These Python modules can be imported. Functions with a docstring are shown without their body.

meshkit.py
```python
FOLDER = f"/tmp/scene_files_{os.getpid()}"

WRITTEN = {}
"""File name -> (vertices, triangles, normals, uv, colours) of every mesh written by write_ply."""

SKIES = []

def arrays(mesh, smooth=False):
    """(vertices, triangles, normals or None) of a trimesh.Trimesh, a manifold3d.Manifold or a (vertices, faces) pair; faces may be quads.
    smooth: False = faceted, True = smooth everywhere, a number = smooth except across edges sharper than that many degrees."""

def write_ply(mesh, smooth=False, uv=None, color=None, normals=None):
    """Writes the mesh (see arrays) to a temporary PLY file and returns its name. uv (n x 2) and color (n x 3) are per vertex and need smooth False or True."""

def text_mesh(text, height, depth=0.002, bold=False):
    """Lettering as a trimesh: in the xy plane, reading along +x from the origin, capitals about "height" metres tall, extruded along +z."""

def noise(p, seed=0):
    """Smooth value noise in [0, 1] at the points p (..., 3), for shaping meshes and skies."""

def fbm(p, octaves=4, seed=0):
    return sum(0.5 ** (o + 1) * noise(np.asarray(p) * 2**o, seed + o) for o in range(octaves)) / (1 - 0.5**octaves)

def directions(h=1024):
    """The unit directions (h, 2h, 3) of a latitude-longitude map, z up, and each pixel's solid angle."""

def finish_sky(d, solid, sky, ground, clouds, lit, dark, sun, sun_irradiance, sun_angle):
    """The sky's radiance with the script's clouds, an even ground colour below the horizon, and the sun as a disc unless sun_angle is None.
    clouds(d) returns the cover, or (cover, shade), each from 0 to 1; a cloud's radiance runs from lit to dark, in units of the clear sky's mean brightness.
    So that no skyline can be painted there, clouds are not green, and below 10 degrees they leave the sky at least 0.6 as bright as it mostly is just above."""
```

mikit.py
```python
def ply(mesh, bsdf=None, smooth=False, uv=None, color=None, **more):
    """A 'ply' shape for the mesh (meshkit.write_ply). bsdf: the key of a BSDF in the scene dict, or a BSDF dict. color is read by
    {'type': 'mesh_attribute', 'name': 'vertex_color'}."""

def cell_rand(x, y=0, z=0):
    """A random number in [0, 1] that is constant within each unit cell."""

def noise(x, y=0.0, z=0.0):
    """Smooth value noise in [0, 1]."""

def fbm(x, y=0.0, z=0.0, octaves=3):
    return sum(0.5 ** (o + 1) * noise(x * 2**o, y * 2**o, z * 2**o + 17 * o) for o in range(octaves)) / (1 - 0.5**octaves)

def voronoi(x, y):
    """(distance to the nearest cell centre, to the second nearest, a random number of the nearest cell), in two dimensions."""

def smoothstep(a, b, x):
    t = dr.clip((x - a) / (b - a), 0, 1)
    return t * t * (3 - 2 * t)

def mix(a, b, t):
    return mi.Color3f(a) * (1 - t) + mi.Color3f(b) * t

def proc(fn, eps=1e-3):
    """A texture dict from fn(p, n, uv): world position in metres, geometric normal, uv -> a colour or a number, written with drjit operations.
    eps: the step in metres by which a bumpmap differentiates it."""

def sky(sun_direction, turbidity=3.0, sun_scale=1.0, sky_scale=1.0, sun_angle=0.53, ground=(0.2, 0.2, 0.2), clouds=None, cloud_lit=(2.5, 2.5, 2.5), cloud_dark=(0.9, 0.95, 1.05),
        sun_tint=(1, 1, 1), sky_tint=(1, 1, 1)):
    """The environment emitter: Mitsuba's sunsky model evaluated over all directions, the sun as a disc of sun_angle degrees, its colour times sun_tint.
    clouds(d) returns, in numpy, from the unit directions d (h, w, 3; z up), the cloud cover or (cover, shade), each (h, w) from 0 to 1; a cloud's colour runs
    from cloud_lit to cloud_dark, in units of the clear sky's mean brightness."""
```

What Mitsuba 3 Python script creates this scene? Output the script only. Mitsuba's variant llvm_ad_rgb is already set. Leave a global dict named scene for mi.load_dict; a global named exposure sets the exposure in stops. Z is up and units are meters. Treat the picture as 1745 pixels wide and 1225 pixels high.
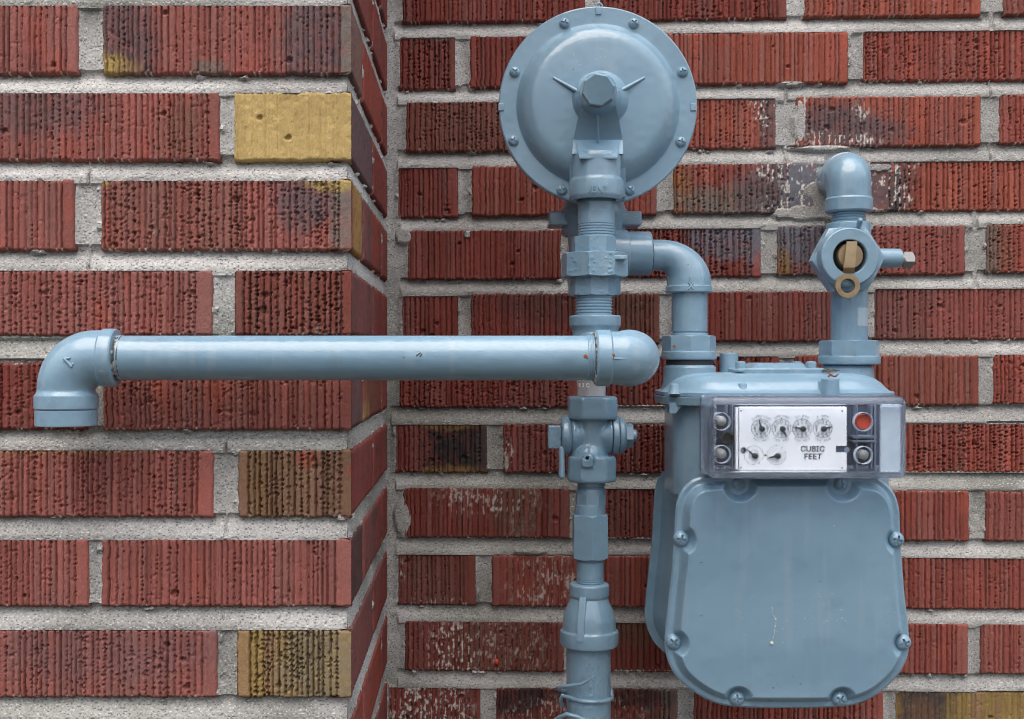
import math
import numpy as np, trimesh, drjit as dr, mitsuba as mi, mikit, meshkit
import manifold3d as m3
import shapely
from shapely.geometry import Polygon, Point
from mikit import proc, noise, fbm, voronoi, smoothstep, mix

# ------------------------------------------------------------------ camera, sky, exposure
F, CU, CV, CAMZ = 2050.0, 807.0, 609.0, 1.0          # focal length and axis in photo pixels, camera height
T = mi.ScalarTransform4f
scene, labels = {}, {}
scene['camera'] = {'type': 'perspective', 'fov': math.degrees(2 * math.atan(872.5 / F)), 'fov_axis': 'x',
                   'principal_point_offset_x': (872.5 - CU) / 1745, 'principal_point_offset_y': (612.5 - CV) / 1225,
                   'near_clip': 0.02, 'far_clip': 400.0,
                   'to_world': T().look_at(origin=[0, 0, CAMZ], target=[0, 1, CAMZ], up=[0, 0, 1])}
scene['sky'] = mikit.sky([-0.12, -0.40, 0.91], turbidity=3, sun_scale=0.3, sun_angle=55, 
                         clouds=lambda d: (np.ones(d.shape[:2]), 1 - np.clip(d[..., 2], 0, 1) ** 0.8),
                         cloud_lit=(5.0, 5.3, 5.75), cloud_dark=(0.42, 0.45, 0.49), ground=(0.06, 0.06, 0.055))
exposure = 2.75

# ------------------------------------------------------------------ materials
def principled(color, rough=0.5, spec=0.5, metallic=0.0, **k):
    c = color if isinstance(color, dict) else {'type': 'rgb', 'value': list(color)}
    return {'type': 'twosided', 'bsdf': {'type': 'principled', 'base_color': c, 'roughness': rough, 'specular': spec, 'metallic': metallic, **k}}

def bumped(bsdf, fn, scale=1.0, eps=4e-4):
    return {'type': 'twosided', 'bsdf': {'type': 'bumpmap', 'arbitrary': proc(fn, eps), 'scale': scale, 'bsdf': bsdf['bsdf'] if bsdf['type'] == 'twosided' else bsdf}}

VC = {'type': 'mesh_attribute', 'name': 'vertex_color'}

def brick_grit(p, n, uv):
    return 0.00045 * fbm(p.x * 900, p.y * 900, p.z * 900, 2)
scene['brick_clay'] = bumped({'type': 'diffuse', 'reflectance': VC}, brick_grit)

def mortar_color(p, n, uv):
    broad = fbm(p.x * 9 + 3, p.y * 9, p.z * 14, 3)
    fine = noise(p.x * 640, p.y * 640, p.z * 640)
    grain = noise(p.x * 860 + 7, p.y * 860, p.z * 860)
    c = mix((0.270, 0.262, 0.254), (0.410, 0.400, 0.390), smoothstep(0.3, 0.75, broad))
    damp = fbm(p.x * 5 + 11, p.y * 5, p.z * 7 + 3, 4)
    c = mix(c, c * mi.Color3f(0.70, 0.71, 0.68), smoothstep(0.50, 0.68, damp))
    c = c * (0.76 + 0.48 * fine)
    c = mix(c, (0.11, 0.10, 0.095), 0.85 * smoothstep(0.68, 0.80, grain))
    return mix(c, (0.74, 0.71, 0.68), 0.45 * smoothstep(0.26, 0.16, grain))
def mortar_bump(p, n, uv):
    return 0.0004 * noise(p.x * 640, p.y * 640, p.z * 640) - 0.0004 * noise(p.x * 860 + 7, p.y * 860, p.z * 860)
scene['mortar_sand'] = bumped({'type': 'diffuse', 'reflectance': proc(mortar_color)}, mortar_bump)

def paint_color(p, n, uv):
    b = fbm(p.x * 22, p.y * 22, p.z * 22, 3)
    s = noise(p.x * 420, p.y * 420, p.z * 420)
    streak = fbm(p.x * 130 + 5, p.y * 130, p.z * 9, 3)
    grime = fbm(p.x * 60, p.y * 60 + 9, p.z * 60, 4)
    c = mix((0.134, 0.223, 0.302), (0.156, 0.249, 0.329), smoothstep(0.3, 0.7, b))
    c = mix(c, (0.30, 0.33, 0.345), 0.16 * smoothstep(0.56, 0.80, streak))
    c = mix(c, (0.085, 0.105, 0.115), 0.13 * smoothstep(0.55, 0.80, grime))
    c = mix(c, (0.42, 0.44, 0.45), 0.35 * smoothstep(0.86, 0.93, s) * smoothstep(0.45, 0.7, b))
    chip = noise(p.x * 300 + 3, p.y * 300, p.z * 300) * smoothstep(0.5, 0.75, fbm(p.x * 35 + 4, p.y * 35, p.z * 35, 2))
    return mix(c, (0.13, 0.055, 0.03), 0.8 * smoothstep(0.88, 0.94, chip))
def paint_peel(p, n, uv):
    return 0.00022 * noise(p.x * 190, p.y * 190, p.z * 190) + 0.00005 * noise(p.x * 800, p.y * 800, p.z * 800)
def paint_lumps(p, n, uv):
    d, _, r = voronoi(p.x * 260 + p.y * 90, p.z * 260 + p.y * 70)
    return 0.00032 * fbm(p.x * 240, p.y * 240, p.z * 240, 3) + 0.0004 * smoothstep(0.5, 0.1, d) * smoothstep(0.7, 0.85, r)
PAINT = principled(proc(paint_color), proc(lambda p, n, uv: 0.13 + 0.2 * fbm(p.x * 40, p.y * 40, p.z * 40, 3)), 0.7)
scene['paint'] = bumped(PAINT, paint_peel)
scene['paint_cast'] = bumped(PAINT, paint_lumps)
scene['galvanised'] = principled(proc(lambda p, n, uv: mix((0.36, 0.37, 0.38), (0.55, 0.56, 0.57), fbm(p.x * 90, p.y * 90, p.z * 60, 3))), 0.45, 0.5, 0.3)
scene['sealant'] = bumped(principled(proc(lambda p, n, uv: mix((0.05, 0.06, 0.065), (0.30, 0.32, 0.32), smoothstep(0.45, 0.65, fbm(p.x * 260, p.y * 260, p.z * 260, 2)))), 0.6), paint_lumps)
scene['rust'] = principled((0.22, 0.06, 0.02), 0.9)
scene['brass'] = principled(proc(lambda p, n, uv: mix((0.20, 0.14, 0.085), (0.36, 0.27, 0.165), fbm(p.x * 150, p.y * 150, p.z * 150, 3))), 0.42, 0.5, 0.65)
scene['steel'] = principled((0.20, 0.205, 0.21), 0.5, 0.4, 0.15)
scene['screw_zinc'] = principled((0.33, 0.33, 0.32), 0.45, 0.5, 0.2)
scene['dark_steel'] = principled((0.06, 0.062, 0.065), 0.4, 0.5, 0.5)
scene['dark_hole'] = principled((0.02, 0.022, 0.026), 0.6)
scene['dial_white'] = principled((0.88, 0.885, 0.89), 0.35)
scene['print_black'] = principled((0.02, 0.025, 0.035), 0.5)
scene['print_grey'] = principled((0.085, 0.095, 0.12), 0.5)
scene['flange_pale'] = principled((0.27, 0.32, 0.40), 0.4)
scene['tray'] = principled((0.085, 0.11, 0.16), 0.35)
scene['tray_rib'] = principled((0.20, 0.24, 0.31), 0.25)
scene['clear_plastic'] = {'type': 'dielectric', 'int_ior': 1.45, 'ext_ior': 1.0, 'specular_transmittance': {'type': 'rgb', 'value': [0.95, 0.965, 0.99]}}
scene['frosted_plastic'] = {'type': 'roughdielectric', 'distribution': 'ggx', 'alpha': 0.07, 'int_ior': 1.45, 'ext_ior': 1.0, 'specular_transmittance': {'type': 'rgb', 'value': [0.90, 0.93, 0.98]}}
scene['well_plastic'] = principled((0.42, 0.47, 0.54), 0.2, 0.8)
scene['gasket_foam'] = principled(proc(lambda p, n, uv: mix((0.10, 0.125, 0.16), (0.5, 0.54, 0.6), smoothstep(0.5, 0.7, noise(p.x * 900, p.y * 900, p.z * 900)))), 0.6)
scene['white_strip'] = principled(proc(lambda p, n, uv: mix((0.42, 0.50, 0.57), (0.52, 0.59, 0.65), fbm(p.x * 90, p.y * 90, p.z * 60, 3))), 0.3)
scene['plug_red'] = principled((0.52, 0.055, 0.022), 0.45)
scene['sticker'] = principled((0.26, 0.34, 0.41), 0.2)
scene['tag_white'] = principled(proc(lambda p, n, uv: mix((0.20, 0.19, 0.20), (0.42, 0.41, 0.42), fbm(p.x * 120, p.y * 120, p.z * 60, 3))), 0.6)
scene['leaf_brown'] = principled((0.16, 0.05, 0.025), 0.8)
scene['twig_bark'] = principled((0.10, 0.07, 0.045), 0.8)
scene['pale_bead'] = principled((0.50, 0.45, 0.36), 0.6)
scene['soil'] = {'type': 'diffuse', 'reflectance': proc(lambda p, n, uv: mix((0.035, 0.028, 0.02), (0.10, 0.085, 0.06), fbm(p.x * 30, p.y * 30, p.z * 30, 4)))}

# ------------------------------------------------------------------ helpers
def k(Y): return Y / F                                # metres per photo pixel at depth Y
def P(u, v, Y): return np.array([(u - CU) * Y / F, Y, CAMZ - (v - CV) * Y / F])
def add(key, mesh, bsdf, smooth=35, **more):
    base, i = key, 0
    while key in scene:
        i += 1
        key = f'{base}_{i:03d}'
    scene[key] = mikit.ply(mesh, bsdf, smooth=smooth, **more)
    return key
def label(key, text, cat=None, group=None, kind=None):
    d = {}
    if text: d['label'] = text
    if cat: d['category'] = cat
    if group: d['group'] = group
    if kind: d['kind'] = kind
    labels[key] = d
def cat(*ms): return trimesh.util.concatenate([to_tm(m) for m in ms])
def to_tm(m):
    if isinstance(m, m3.Manifold):
        q = m.to_mesh()
        return trimesh.Trimesh(np.array(q.vert_properties)[:, :3], np.array(q.tri_verts), process=False)
    return m
def to_mf(m):
    if isinstance(m, m3.Manifold): return m
    return m3.Manifold(m3.Mesh(np.asarray(m.vertices, np.float32), np.asarray(m.faces, np.uint32)))
def union(*ms):
    out = to_mf(ms[0])
    for m in ms[1:]: out = out + to_mf(m)
    return out
def rings_mesh(rings, cap=True):
    rings = np.asarray(rings, float)
    m, n = rings.shape[:2]
    v = rings.reshape(-1, 3)
    i, j = np.meshgrid(np.arange(m - 1), np.arange(n), indexing='ij')
    a, b = i * n + j, i * n + (j + 1) % n
    q = np.stack([a, b, b + n, a + n], -1).reshape(-1, 4)
    f = np.vstack([q[:, [0, 1, 2]], q[:, [0, 2, 3]]])
    if cap:
        v = np.vstack([v, rings[0].mean(0), rings[-1].mean(0)])
        c0, c1, j = len(v) - 2, len(v) - 1, np.arange(n)
        f = np.vstack([f, np.stack([np.full(n, c0), (j + 1) % n, j], 1), np.stack([np.full(n, c1), (m - 1) * n + j, (m - 1) * n + (j + 1) % n], 1)])
    t = trimesh.Trimesh(v, f, process=False)
    if cap and t.volume < 0: t.invert()
    return t
def tube(points, radii, n=40, up=(0, 0, 1), cap=True, rot=0.0):
    p = np.asarray(points, float)
    r = np.broadcast_to(radii, (len(p),))
    t = np.gradient(p, axis=0)
    t /= np.linalg.norm(t, axis=1, keepdims=True)
    a = np.cross(t[0], up)
    if np.linalg.norm(a) < 1e-3: a = np.cross(t[0], (0, 1, 0))
    a /= np.linalg.norm(a)
    ang = np.arange(n) * 2 * np.pi / n + rot
    out = []
    for i in range(len(p)):
        a = a - t[i] * (a @ t[i])
        a /= np.linalg.norm(a)
        b = np.cross(t[i], a)
        out.append(p[i] + r[i] * (np.cos(ang)[:, None] * a + np.sin(ang)[:, None] * b))
    return rings_mesh(out, cap)
def axis_lathe(c, axis, prof, n=48, rot=0.0, up=(0, 0, 1), cap=True):
    """prof: (distance along axis, radius) in metres from the point c."""
    axis = np.asarray(axis, float) / np.linalg.norm(axis)
    a = np.cross(axis, up)
    if np.linalg.norm(a) < 1e-3: a = np.cross(axis, (0, 1, 0))
    a /= np.linalg.norm(a)
    b = np.cross(axis, a)
    ang = np.arange(n) * 2 * np.pi / n + rot
    ring = np.cos(ang)[:, None] * a + np.sin(ang)[:, None] * b
    return rings_mesh([c + axis * d + max(r, 1e-5) * ring for d, r in prof], cap)
def vlathe(u, Y, prof, n=48, rot=0.0):
    """prof: (photo row v, half width in pixels) down a vertical axis at column u, depth Y."""
    return axis_lathe(P(u, CV, Y), (0, 0, -1), [((v - CV) * k(Y), r * k(Y)) for v, r in prof], n, rot)
def bevel(v0, v1, r, b=2.0):
    return [(v0, r - b), (v0 + 0.3 * b, r - 0.3 * b), (v0 + b, r), (v1 - b, r), (v1 - 0.3 * b, r - 0.3 * b), (v1, r - b)]
def threads(v0, v1, r, pitch=4.6, depth=1.6):
    out, v = [], v0
    while v < v1 - pitch * 0.5:
        out += [(v, r - depth), (v + pitch * 0.35, r), (v + pitch * 0.65, r), (v + pitch * 0.95, r - depth)]
        v += pitch
    return out
def nut(c, axis, length, R, sides=6, rot=0.0, chamfer=0.1, n=64):
    """Prism of circumradius R with turned (chamfered) ends, starting at c."""
    pr = axis_lathe(c, axis, [(0, R), (length, R)], sides, rot)
    flat = R * math.cos(math.pi / sides)
    h = (R - flat) * 0.75 + 1e-5
    cone = axis_lathe(c, axis, [(-1e-4, flat * 0.985), (h * 0.8, R * 1.002), (length - h * 0.8, R * 1.002), (length + 1e-4, flat * 0.985)], n)
    return to_mf(pr) ^ to_mf(cone)
def vnut(u, Y, v0, v1, R, sides=6, rot=0.0):
    return nut(P(u, v0, Y), (0, 0, -1), (v1 - v0) * k(Y), R * k(Y), sides, rot)
def box(c, size, bev=0.001):
    """Rounded box by hulling eight small spheres."""
    s = np.asarray(size) / 2 - bev
    sp = m3.Manifold.sphere(bev, 12)
    return m3.Manifold.batch_hull([sp.translate((c[0] + x * s[0], c[1] + y * s[1], c[2] + z * s[2])) for x in (-1, 1) for y in (-1, 1) for z in (-1, 1)])
def pbox(u0, u1, v0, v1, Y0, Y1, bev=0.001):
    """Box from pixel bounds measured at the front depth Y0, back at depth Y1."""
    a, b = P(u0, v0, Y0), P(u1, v1, Y0)
    return box(((a[0] + b[0]) / 2, (Y0 + Y1) / 2, (a[2] + b[2]) / 2), (b[0] - a[0], Y1 - Y0, a[2] - b[2]), bev)
def bar(a, b, ra, rb):
    """Hull of two spheres."""
    return m3.Manifold.batch_hull([m3.Manifold.sphere(ra, 20).translate(tuple(a)), m3.Manifold.sphere(rb, 20).translate(tuple(b))])
def relax(m, steps, lamb=0.45):
    """Softens the edges of a finely divided mesh, as casting does."""
    v, e = np.array(m.vertices), m.edges_unique
    n = np.bincount(e.ravel(), minlength=len(v)).astype(float)
    for _ in range(steps):
        acc = np.zeros_like(v)
        np.add.at(acc, e[:, 0], v[e[:, 1]])
        np.add.at(acc, e[:, 1], v[e[:, 0]])
        v = np.where((n > 0)[:, None], v + lamb * (acc / np.maximum(n, 1)[:, None] - v), v)
    return trimesh.Trimesh(v, m.faces, process=False)
def resample(pts, n):
    """Closed Catmull-Rom spline through the points, n even steps."""
    p = np.asarray(pts, float)
    m = len(p)
    out = []
    for i in range(m):
        a, b, c, d = p[i - 1], p[i], p[(i + 1) % m], p[(i + 2) % m]
        t = np.linspace(0, 1, 24, endpoint=False)[:, None]
        out.append(0.5 * (2 * b + (c - a) * t + (2 * a - 5 * b + 4 * c - d) * t ** 2 + (3 * b - a - 3 * c + d) * t ** 3))
    q = np.vstack(out)
    s = np.concatenate([[0], np.cumsum(np.linalg.norm(np.diff(np.vstack([q, q[:1]]), axis=0), axis=1))])
    x = np.linspace(0, s[-1], n, endpoint=False)
    q = np.vstack([q, q[:1]])
    return np.stack([np.interp(x, s, q[:, 0]), np.interp(x, s, q[:, 1])], 1)
def sst(a, b, x):
    t = np.clip((x - a) / (b - a), 0, 1)
    return t * t * (3 - 2 * t)
def n2(x, y, f, seed=0): return meshkit.noise(np.stack([x * f, y * f, np.zeros_like(x) + 0.37], -1), seed)
def f2(x, y, f, seed=0, o=3): return meshkit.fbm(np.stack([x * f, y * f, np.zeros_like(x) + 0.37], -1), o, seed)

# ------------------------------------------------------------------ the setting: ground and the two brick walls
DF, DB, TILT = 0.91, 1.29, 0.038
XC = (599 - CU) * DF / F
def wall_y(x): return DB - TILT * (x - XC)
def back_pt(u, v):
    a = (u - CU) / F
    Y = (DB + TILT * XC) / (1 + TILT * a)
    return a * Y, CAMZ - (v - CV) * Y / F
def front_pt(u, v): return (u - CU) * DF / F, CAMZ - (v - CV) * DF / F
MAPS = {'back': lambda s, t, d: np.stack([s, wall_y(s) - d, t], -1),
        'front': lambda s, t, d: np.stack([s, DF - d, t], -1),
        'side': lambda s, t, d: np.stack([XC + d, s, t], -1)}

RED = {'r': (.225, .060, .047), 'b': (.265, .074, .053), 'd': (.175, .045, .037), 'p': (.170, .070, .064), 'f': (.245, .080, .068),
       'y': (.385, .275, .118), 'n': (.185, .108, .070), 'o': (.240, .165, .062), 's': (.185, .056, .049), 't': (.235, .062, .049)}
PATCH = {'P': (.105, .080, .086), 'G': (.15, .135, .12), 'Y': (.36, .255, .09), 'K': (.030, .028, .030), 'B': (.125, .14, .17), 'R': (.30, .06, .045),
         'M': (.055, .045, .045), 'O': (.21, .125, .05), 'W': (.50, .47, .44), 'N': (.13, .075, .055)}
MORT = np.array((.52, .49, .455))

def grid_faces(ns, nt, flip):
    i, j = np.meshgrid(np.arange(ns - 1), np.arange(nt - 1), indexing='ij')
    a = i * nt + j
    q = np.stack([a, a + nt, a + nt + 1, a + 1], -1).reshape(-1, 4)
    f = np.vstack([q[:, [0, 1, 2]], q[:, [0, 2, 3]]])
    return f[:, ::-1] if flip else f

def sheet(where, s0, s1, t0, t1, seed, base='r', style='rug', depth=0.0038, bead=0.8, ml=0.003, mr=0.007, patches=(), specks=0.1, whites=(), step=0.00070, free=None, pitch=0.0056, shift=0.0):
    """One face of a brick: a relief of rulings and tears with rounded, uneven edges and skirts that run into the mortar."""
    g = np.random.default_rng(seed)
    ns, nt = max(6, int((s1 - s0) / step)), max(6, int((t1 - t0) / (step * 1.4)))
    S, Tt = np.meshgrid(np.linspace(s0, s1, ns), np.linspace(t0, t1, nt), indexing='ij')
    o = seed * 3.17
    el, er, eb, et = S - s0, s1 - S, Tt - t0, t1 - Tt
    d = np.zeros_like(S) + shift
    groove, ridge = np.zeros_like(S), np.full_like(S, 0.5)
    if style in ('rug', 'faint'):
        cen, x = [], s0 + ml
        while x < s1 - mr:
            cen.append(x); x += pitch * g.uniform(0.72, 1.3)
        cen = np.array(cen)
        wob = (f2(S * 0 + o, Tt, 120, seed, 2) - 0.5) * 0.0004 + (n2(S, Tt, 60, seed + 5) - 0.5) * 0.0005
        idx = np.clip(np.searchsorted((cen[1:] + cen[:-1]) / 2, S - wob), 0, len(cen) - 1)
        r = np.abs(S - wob - cen[idx])
        sx = S - wob - cen[idx]
        amp, per, ph, wid = g.uniform(0.35, 1.0, len(cen)) ** 0.7, g.uniform(0.0030, 0.0048, len(cen)), g.uniform(0, 1, len(cen)), g.uniform(0.00055, 0.0010, len(cen))
        strength = g.uniform(0.55, 1.0, len(cen))
        q = (Tt + 0.35 * r) / per[idx] + ph[idx] + (n2(S * 0 + cen[idx], Tt, 170, seed + 9) - 0.5) * 1.1
        cell = np.floor(q)
        saw = q - cell
        h1, h2 = (np.modf(np.abs(np.sin(cell * 12.9898 + cen[idx] * 7823.3 + kq) * 43758.5453))[0] for kq in (seed * 1.7, seed * 2.9))
        tear = bead * amp[idx] * (0.25 + 1.1 * h1) * (0.45 + 1.1 * f2(S, Tt, 60, seed + 3, 2))
        side = (h2 - 0.5) * 0.0014 * tear
        wpit = 0.0021 * np.clip(tear, 0, 1.25) * np.clip(saw / 0.72, 0, 1) * (saw < 0.78)
        edge_n = 0.75 + 0.5 * n2(S, Tt, 420, seed + 2)
        line = strength[idx] * (1 - sst(0.4, 1.0, r / (wid[idx] * edge_n))) * (0.6 + 0.6 * n2(S, Tt, 150, seed + 4))
        pit = (1 - sst(0.55, 1.0, np.abs(sx - side) / (wpit * edge_n + 1e-6))) * (wpit > 0.0004)
        groove = np.maximum(line * 0.9, pit * (0.6 + 0.4 * h2))
        ridge = g.uniform(0, 1, len(cen) + 1)[np.clip(np.searchsorted(cen, S - wob), 0, len(cen))]
        inside = sst(s0 + ml - 0.0015, s0 + ml, S) * sst(s1 - mr + 0.001, s1 - mr - 0.001, S)
        groove = groove * inside
        dd = depth if style == 'rug' else depth * 0.35
        d -= dd * groove
        d -= 0.0009 * inside * g.uniform(0, 1, len(cen))[idx] * (1 - groove)
        flute = n2(S - wob, Tt * 0.02, 900, seed + 13)
        d -= 0.0007 * inside * sst(0.55, 0.8, flute) * (1 if style == 'rug' else 0.5)
        if style == 'faint': d += 0.0016 * (f2(S, Tt, 170, seed + 14, 4) - 0.5)
        d -= 0.0014 * inside * sst(0.66, 0.8, n2(S, Tt * 1.6, 260, seed + 6)) * (0.2 + 0.7 * tear) * (1 if style == 'rug' else 0.35)
        for _ in range(int(g.integers(1, 5))):
            cs, ct, rr = g.uniform(s0 + .01, s1 - .01), g.uniform(t0 + .006, t1 - .006), g.uniform(0.0012, 0.0034)
            dist = np.hypot((S - cs) * 0.8, Tt - ct) / rr + (n2(S, Tt, 500, seed + 8) - 0.5)
            d -= 0.003 * (1 - sst(0.4, 1.1, dist))
    d += 0.0005 * (f2(S, Tt, 350, seed + 1, 3) - 0.5) * (1.0 if style != 'side' else 2.0) + 0.0010 * (f2(S, Tt, 25, seed + 7, 2) - 0.5)
    # uneven edges
    edges = dict(l=el, r=er, b=eb, t=et)
    for nm, e in edges.items():
        if free and nm in free: continue
        lim = 0.0010 + 0.0016 * n2(S, Tt, 130, seed + 11)
        d -= (0.0012 if nm == 't' else 0.0024) * (1 - sst(0, 1, e / lim)) ** 1.5
    dl = (f2(Tt[0], Tt[0] * 0 + o, 170, seed + 21, 3) - 0.5) * 0.0034
    dr_ = (f2(Tt[0], Tt[0] * 0 + o, 150, seed + 22, 3) - 0.5) * 0.0022
    db = (f2(S[:, 0], S[:, 0] * 0 + o, 190, seed + 23, 3) - 0.5) * 0.0030
    dt = (f2(S[:, 0], S[:, 0] * 0 + o, 190, seed + 24, 3) - 0.5) * 0.0032
    a, b = (S - s0) / (s1 - s0), (Tt - t0) / (t1 - t0)
    fl, fr_ = (0 if free and 'l' in free else 1), (0 if free and 'r' in free else 1)
    S2 = S + (1 - a) ** 4 * dl[None] * fl + a ** 4 * dr_[None] * fr_
    T2 = Tt + ((1 - b) ** 3 * db[:, None] + b ** 3 * dt[:, None])
    # colour of the clay itself
    col = np.array(RED[base]) * (0.82 + 0.40 * f2(S, Tt, 26, seed + 31, 3))[..., None]
    streak = f2(S * 1.0, Tt * 0.10, 240, seed + 32, 2)
    col = col * (0.84 + 0.32 * streak)[..., None]
    hue = sst(0.45, 0.8, f2(S, Tt, 16, seed + 33, 2))[..., None]
    if base in 'rbdfts': col = col * (1 - hue * 0.45) + np.array((.19, .085, .078)) * hue * 0.45
    if base in 'rbf':
        hot = sst(0.58, 0.8, f2(S * 1.6, Tt * 0.5, 45, seed + 34, 2))[..., None] * 0.6
        col = col * (1 - hot) + np.array((.33, .078, .054)) * hot
    if style == 'rug':
        col = col * (0.84 + 0.30 * ridge)[..., None]
        dusty = ((0.15 if base == 'f' else 0.08) + 0.45 * sst(0.5, 0.9, np.modf(ridge * 7.31)[0]) * (0.5 + 0.5 * f2(S, Tt, 50, seed + 35, 2)))[..., None]
        col = col * (1 - dusty) + np.array((.215, .112, .100)) * (0.75 if base in 'dnp' else 1.0) * dusty
    for (x, y, rx, ry, c, amt) in patches:
        e = np.hypot((a - x) / rx, (b - y) / ry) + 0.9 * (f2(S, Tt, 75, seed + 41, 3) - 0.5) + 0.7 * (f2(S, Tt * 0.12, 230, seed + 44, 2) - 0.5)
        w = (amt * (1 - sst(0.55, 1.2, e)) * (0.72 + 0.28 * sst(.35, .6, f2(S, Tt, 160, seed + 45, 3))))[..., None]
        col = col * (1 - w) + np.array(PATCH[c]) * (0.8 + 0.4 * n2(S, Tt, 330, seed + 42))[..., None] * w
    col = col * (0.86 + 0.28 * g.random(S.shape))[..., None]
    if style == 'side':
        sp = sst(0.62, 0.80, f2(S * 0.6, Tt, 420, seed + 43, 2))[..., None] * 0.75
        burnt = (0.55 * sst(0.52, 0.72, f2(S, Tt, 34, seed + 46, 3)))[..., None]
        col = col * (1 - burnt) + np.array((.095, .062, .060)) * burnt
        col = col * (1 - sp) + np.array((.05, .035, .035)) * sp
    # lime and mortar left in the rulings
    m = specks * sst(0.66, 0.86, f2(S, Tt * 0.6, 210, seed + 51, 3) + 0.18 * (np.maximum(1 - eb / .006, 0) + np.maximum(1 - et / .006, 0))) * (0.35 + 1.1 * groove)
    for (x, y, rx, ry, amt) in whites:
        e = np.hypot((a - x) / rx, (b - y) / ry)
        m = np.maximum(m, amt * (1 - sst(0.5, 1.1, e)) * 1.05 * sst(0.585, 0.70, f2(S, Tt * 0.6, 380, seed + 52, 3) + 0.22 * groove + 0.22 * (f2(S, Tt, 60, seed + 54, 2) - 0.5)))
    lip = np.maximum(1 - eb / .0028, 1 - et / .0024)
    m = np.maximum(m, 0.8 * (style == 'rug') * sst(0.1, 0.5, lip) * sst(0.25, 0.5, groove) * sst(0.52, 0.62, n2(S, Tt * 0, 330, seed + 55)))
    m = np.clip(m, 0, 1)
    d += m * np.maximum(groove, 0) * 0.6 * depth
    m = m[..., None]
    col = col * (1 - m) + MORT * (0.9 + 0.25 * n2(S, Tt, 500, seed + 53))[..., None] * m
    v = MAPS[where](S2, T2, d).reshape(-1, 3)
    flip = where == 'side'
    f = grid_faces(ns, nt, flip)
    # skirts
    I = np.arange(ns * nt).reshape(ns, nt)
    loop = np.concatenate([I[:, 0], I[-1, 1:], I[-2::-1, -1], I[0, -2:0:-1]])
    S3 = S2 - (0.006 * (a > 0.999) if fr_ == 0 else 0) + (0.006 * (a < 0.001) if fl == 0 else 0)
    back = MAPS[where](S3, T2, d * 0 - 0.016).reshape(-1, 3)[loop]
    L, base_i = len(loop), len(v)
    j = np.arange(L)
    jn = (j + 1) % L
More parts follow.
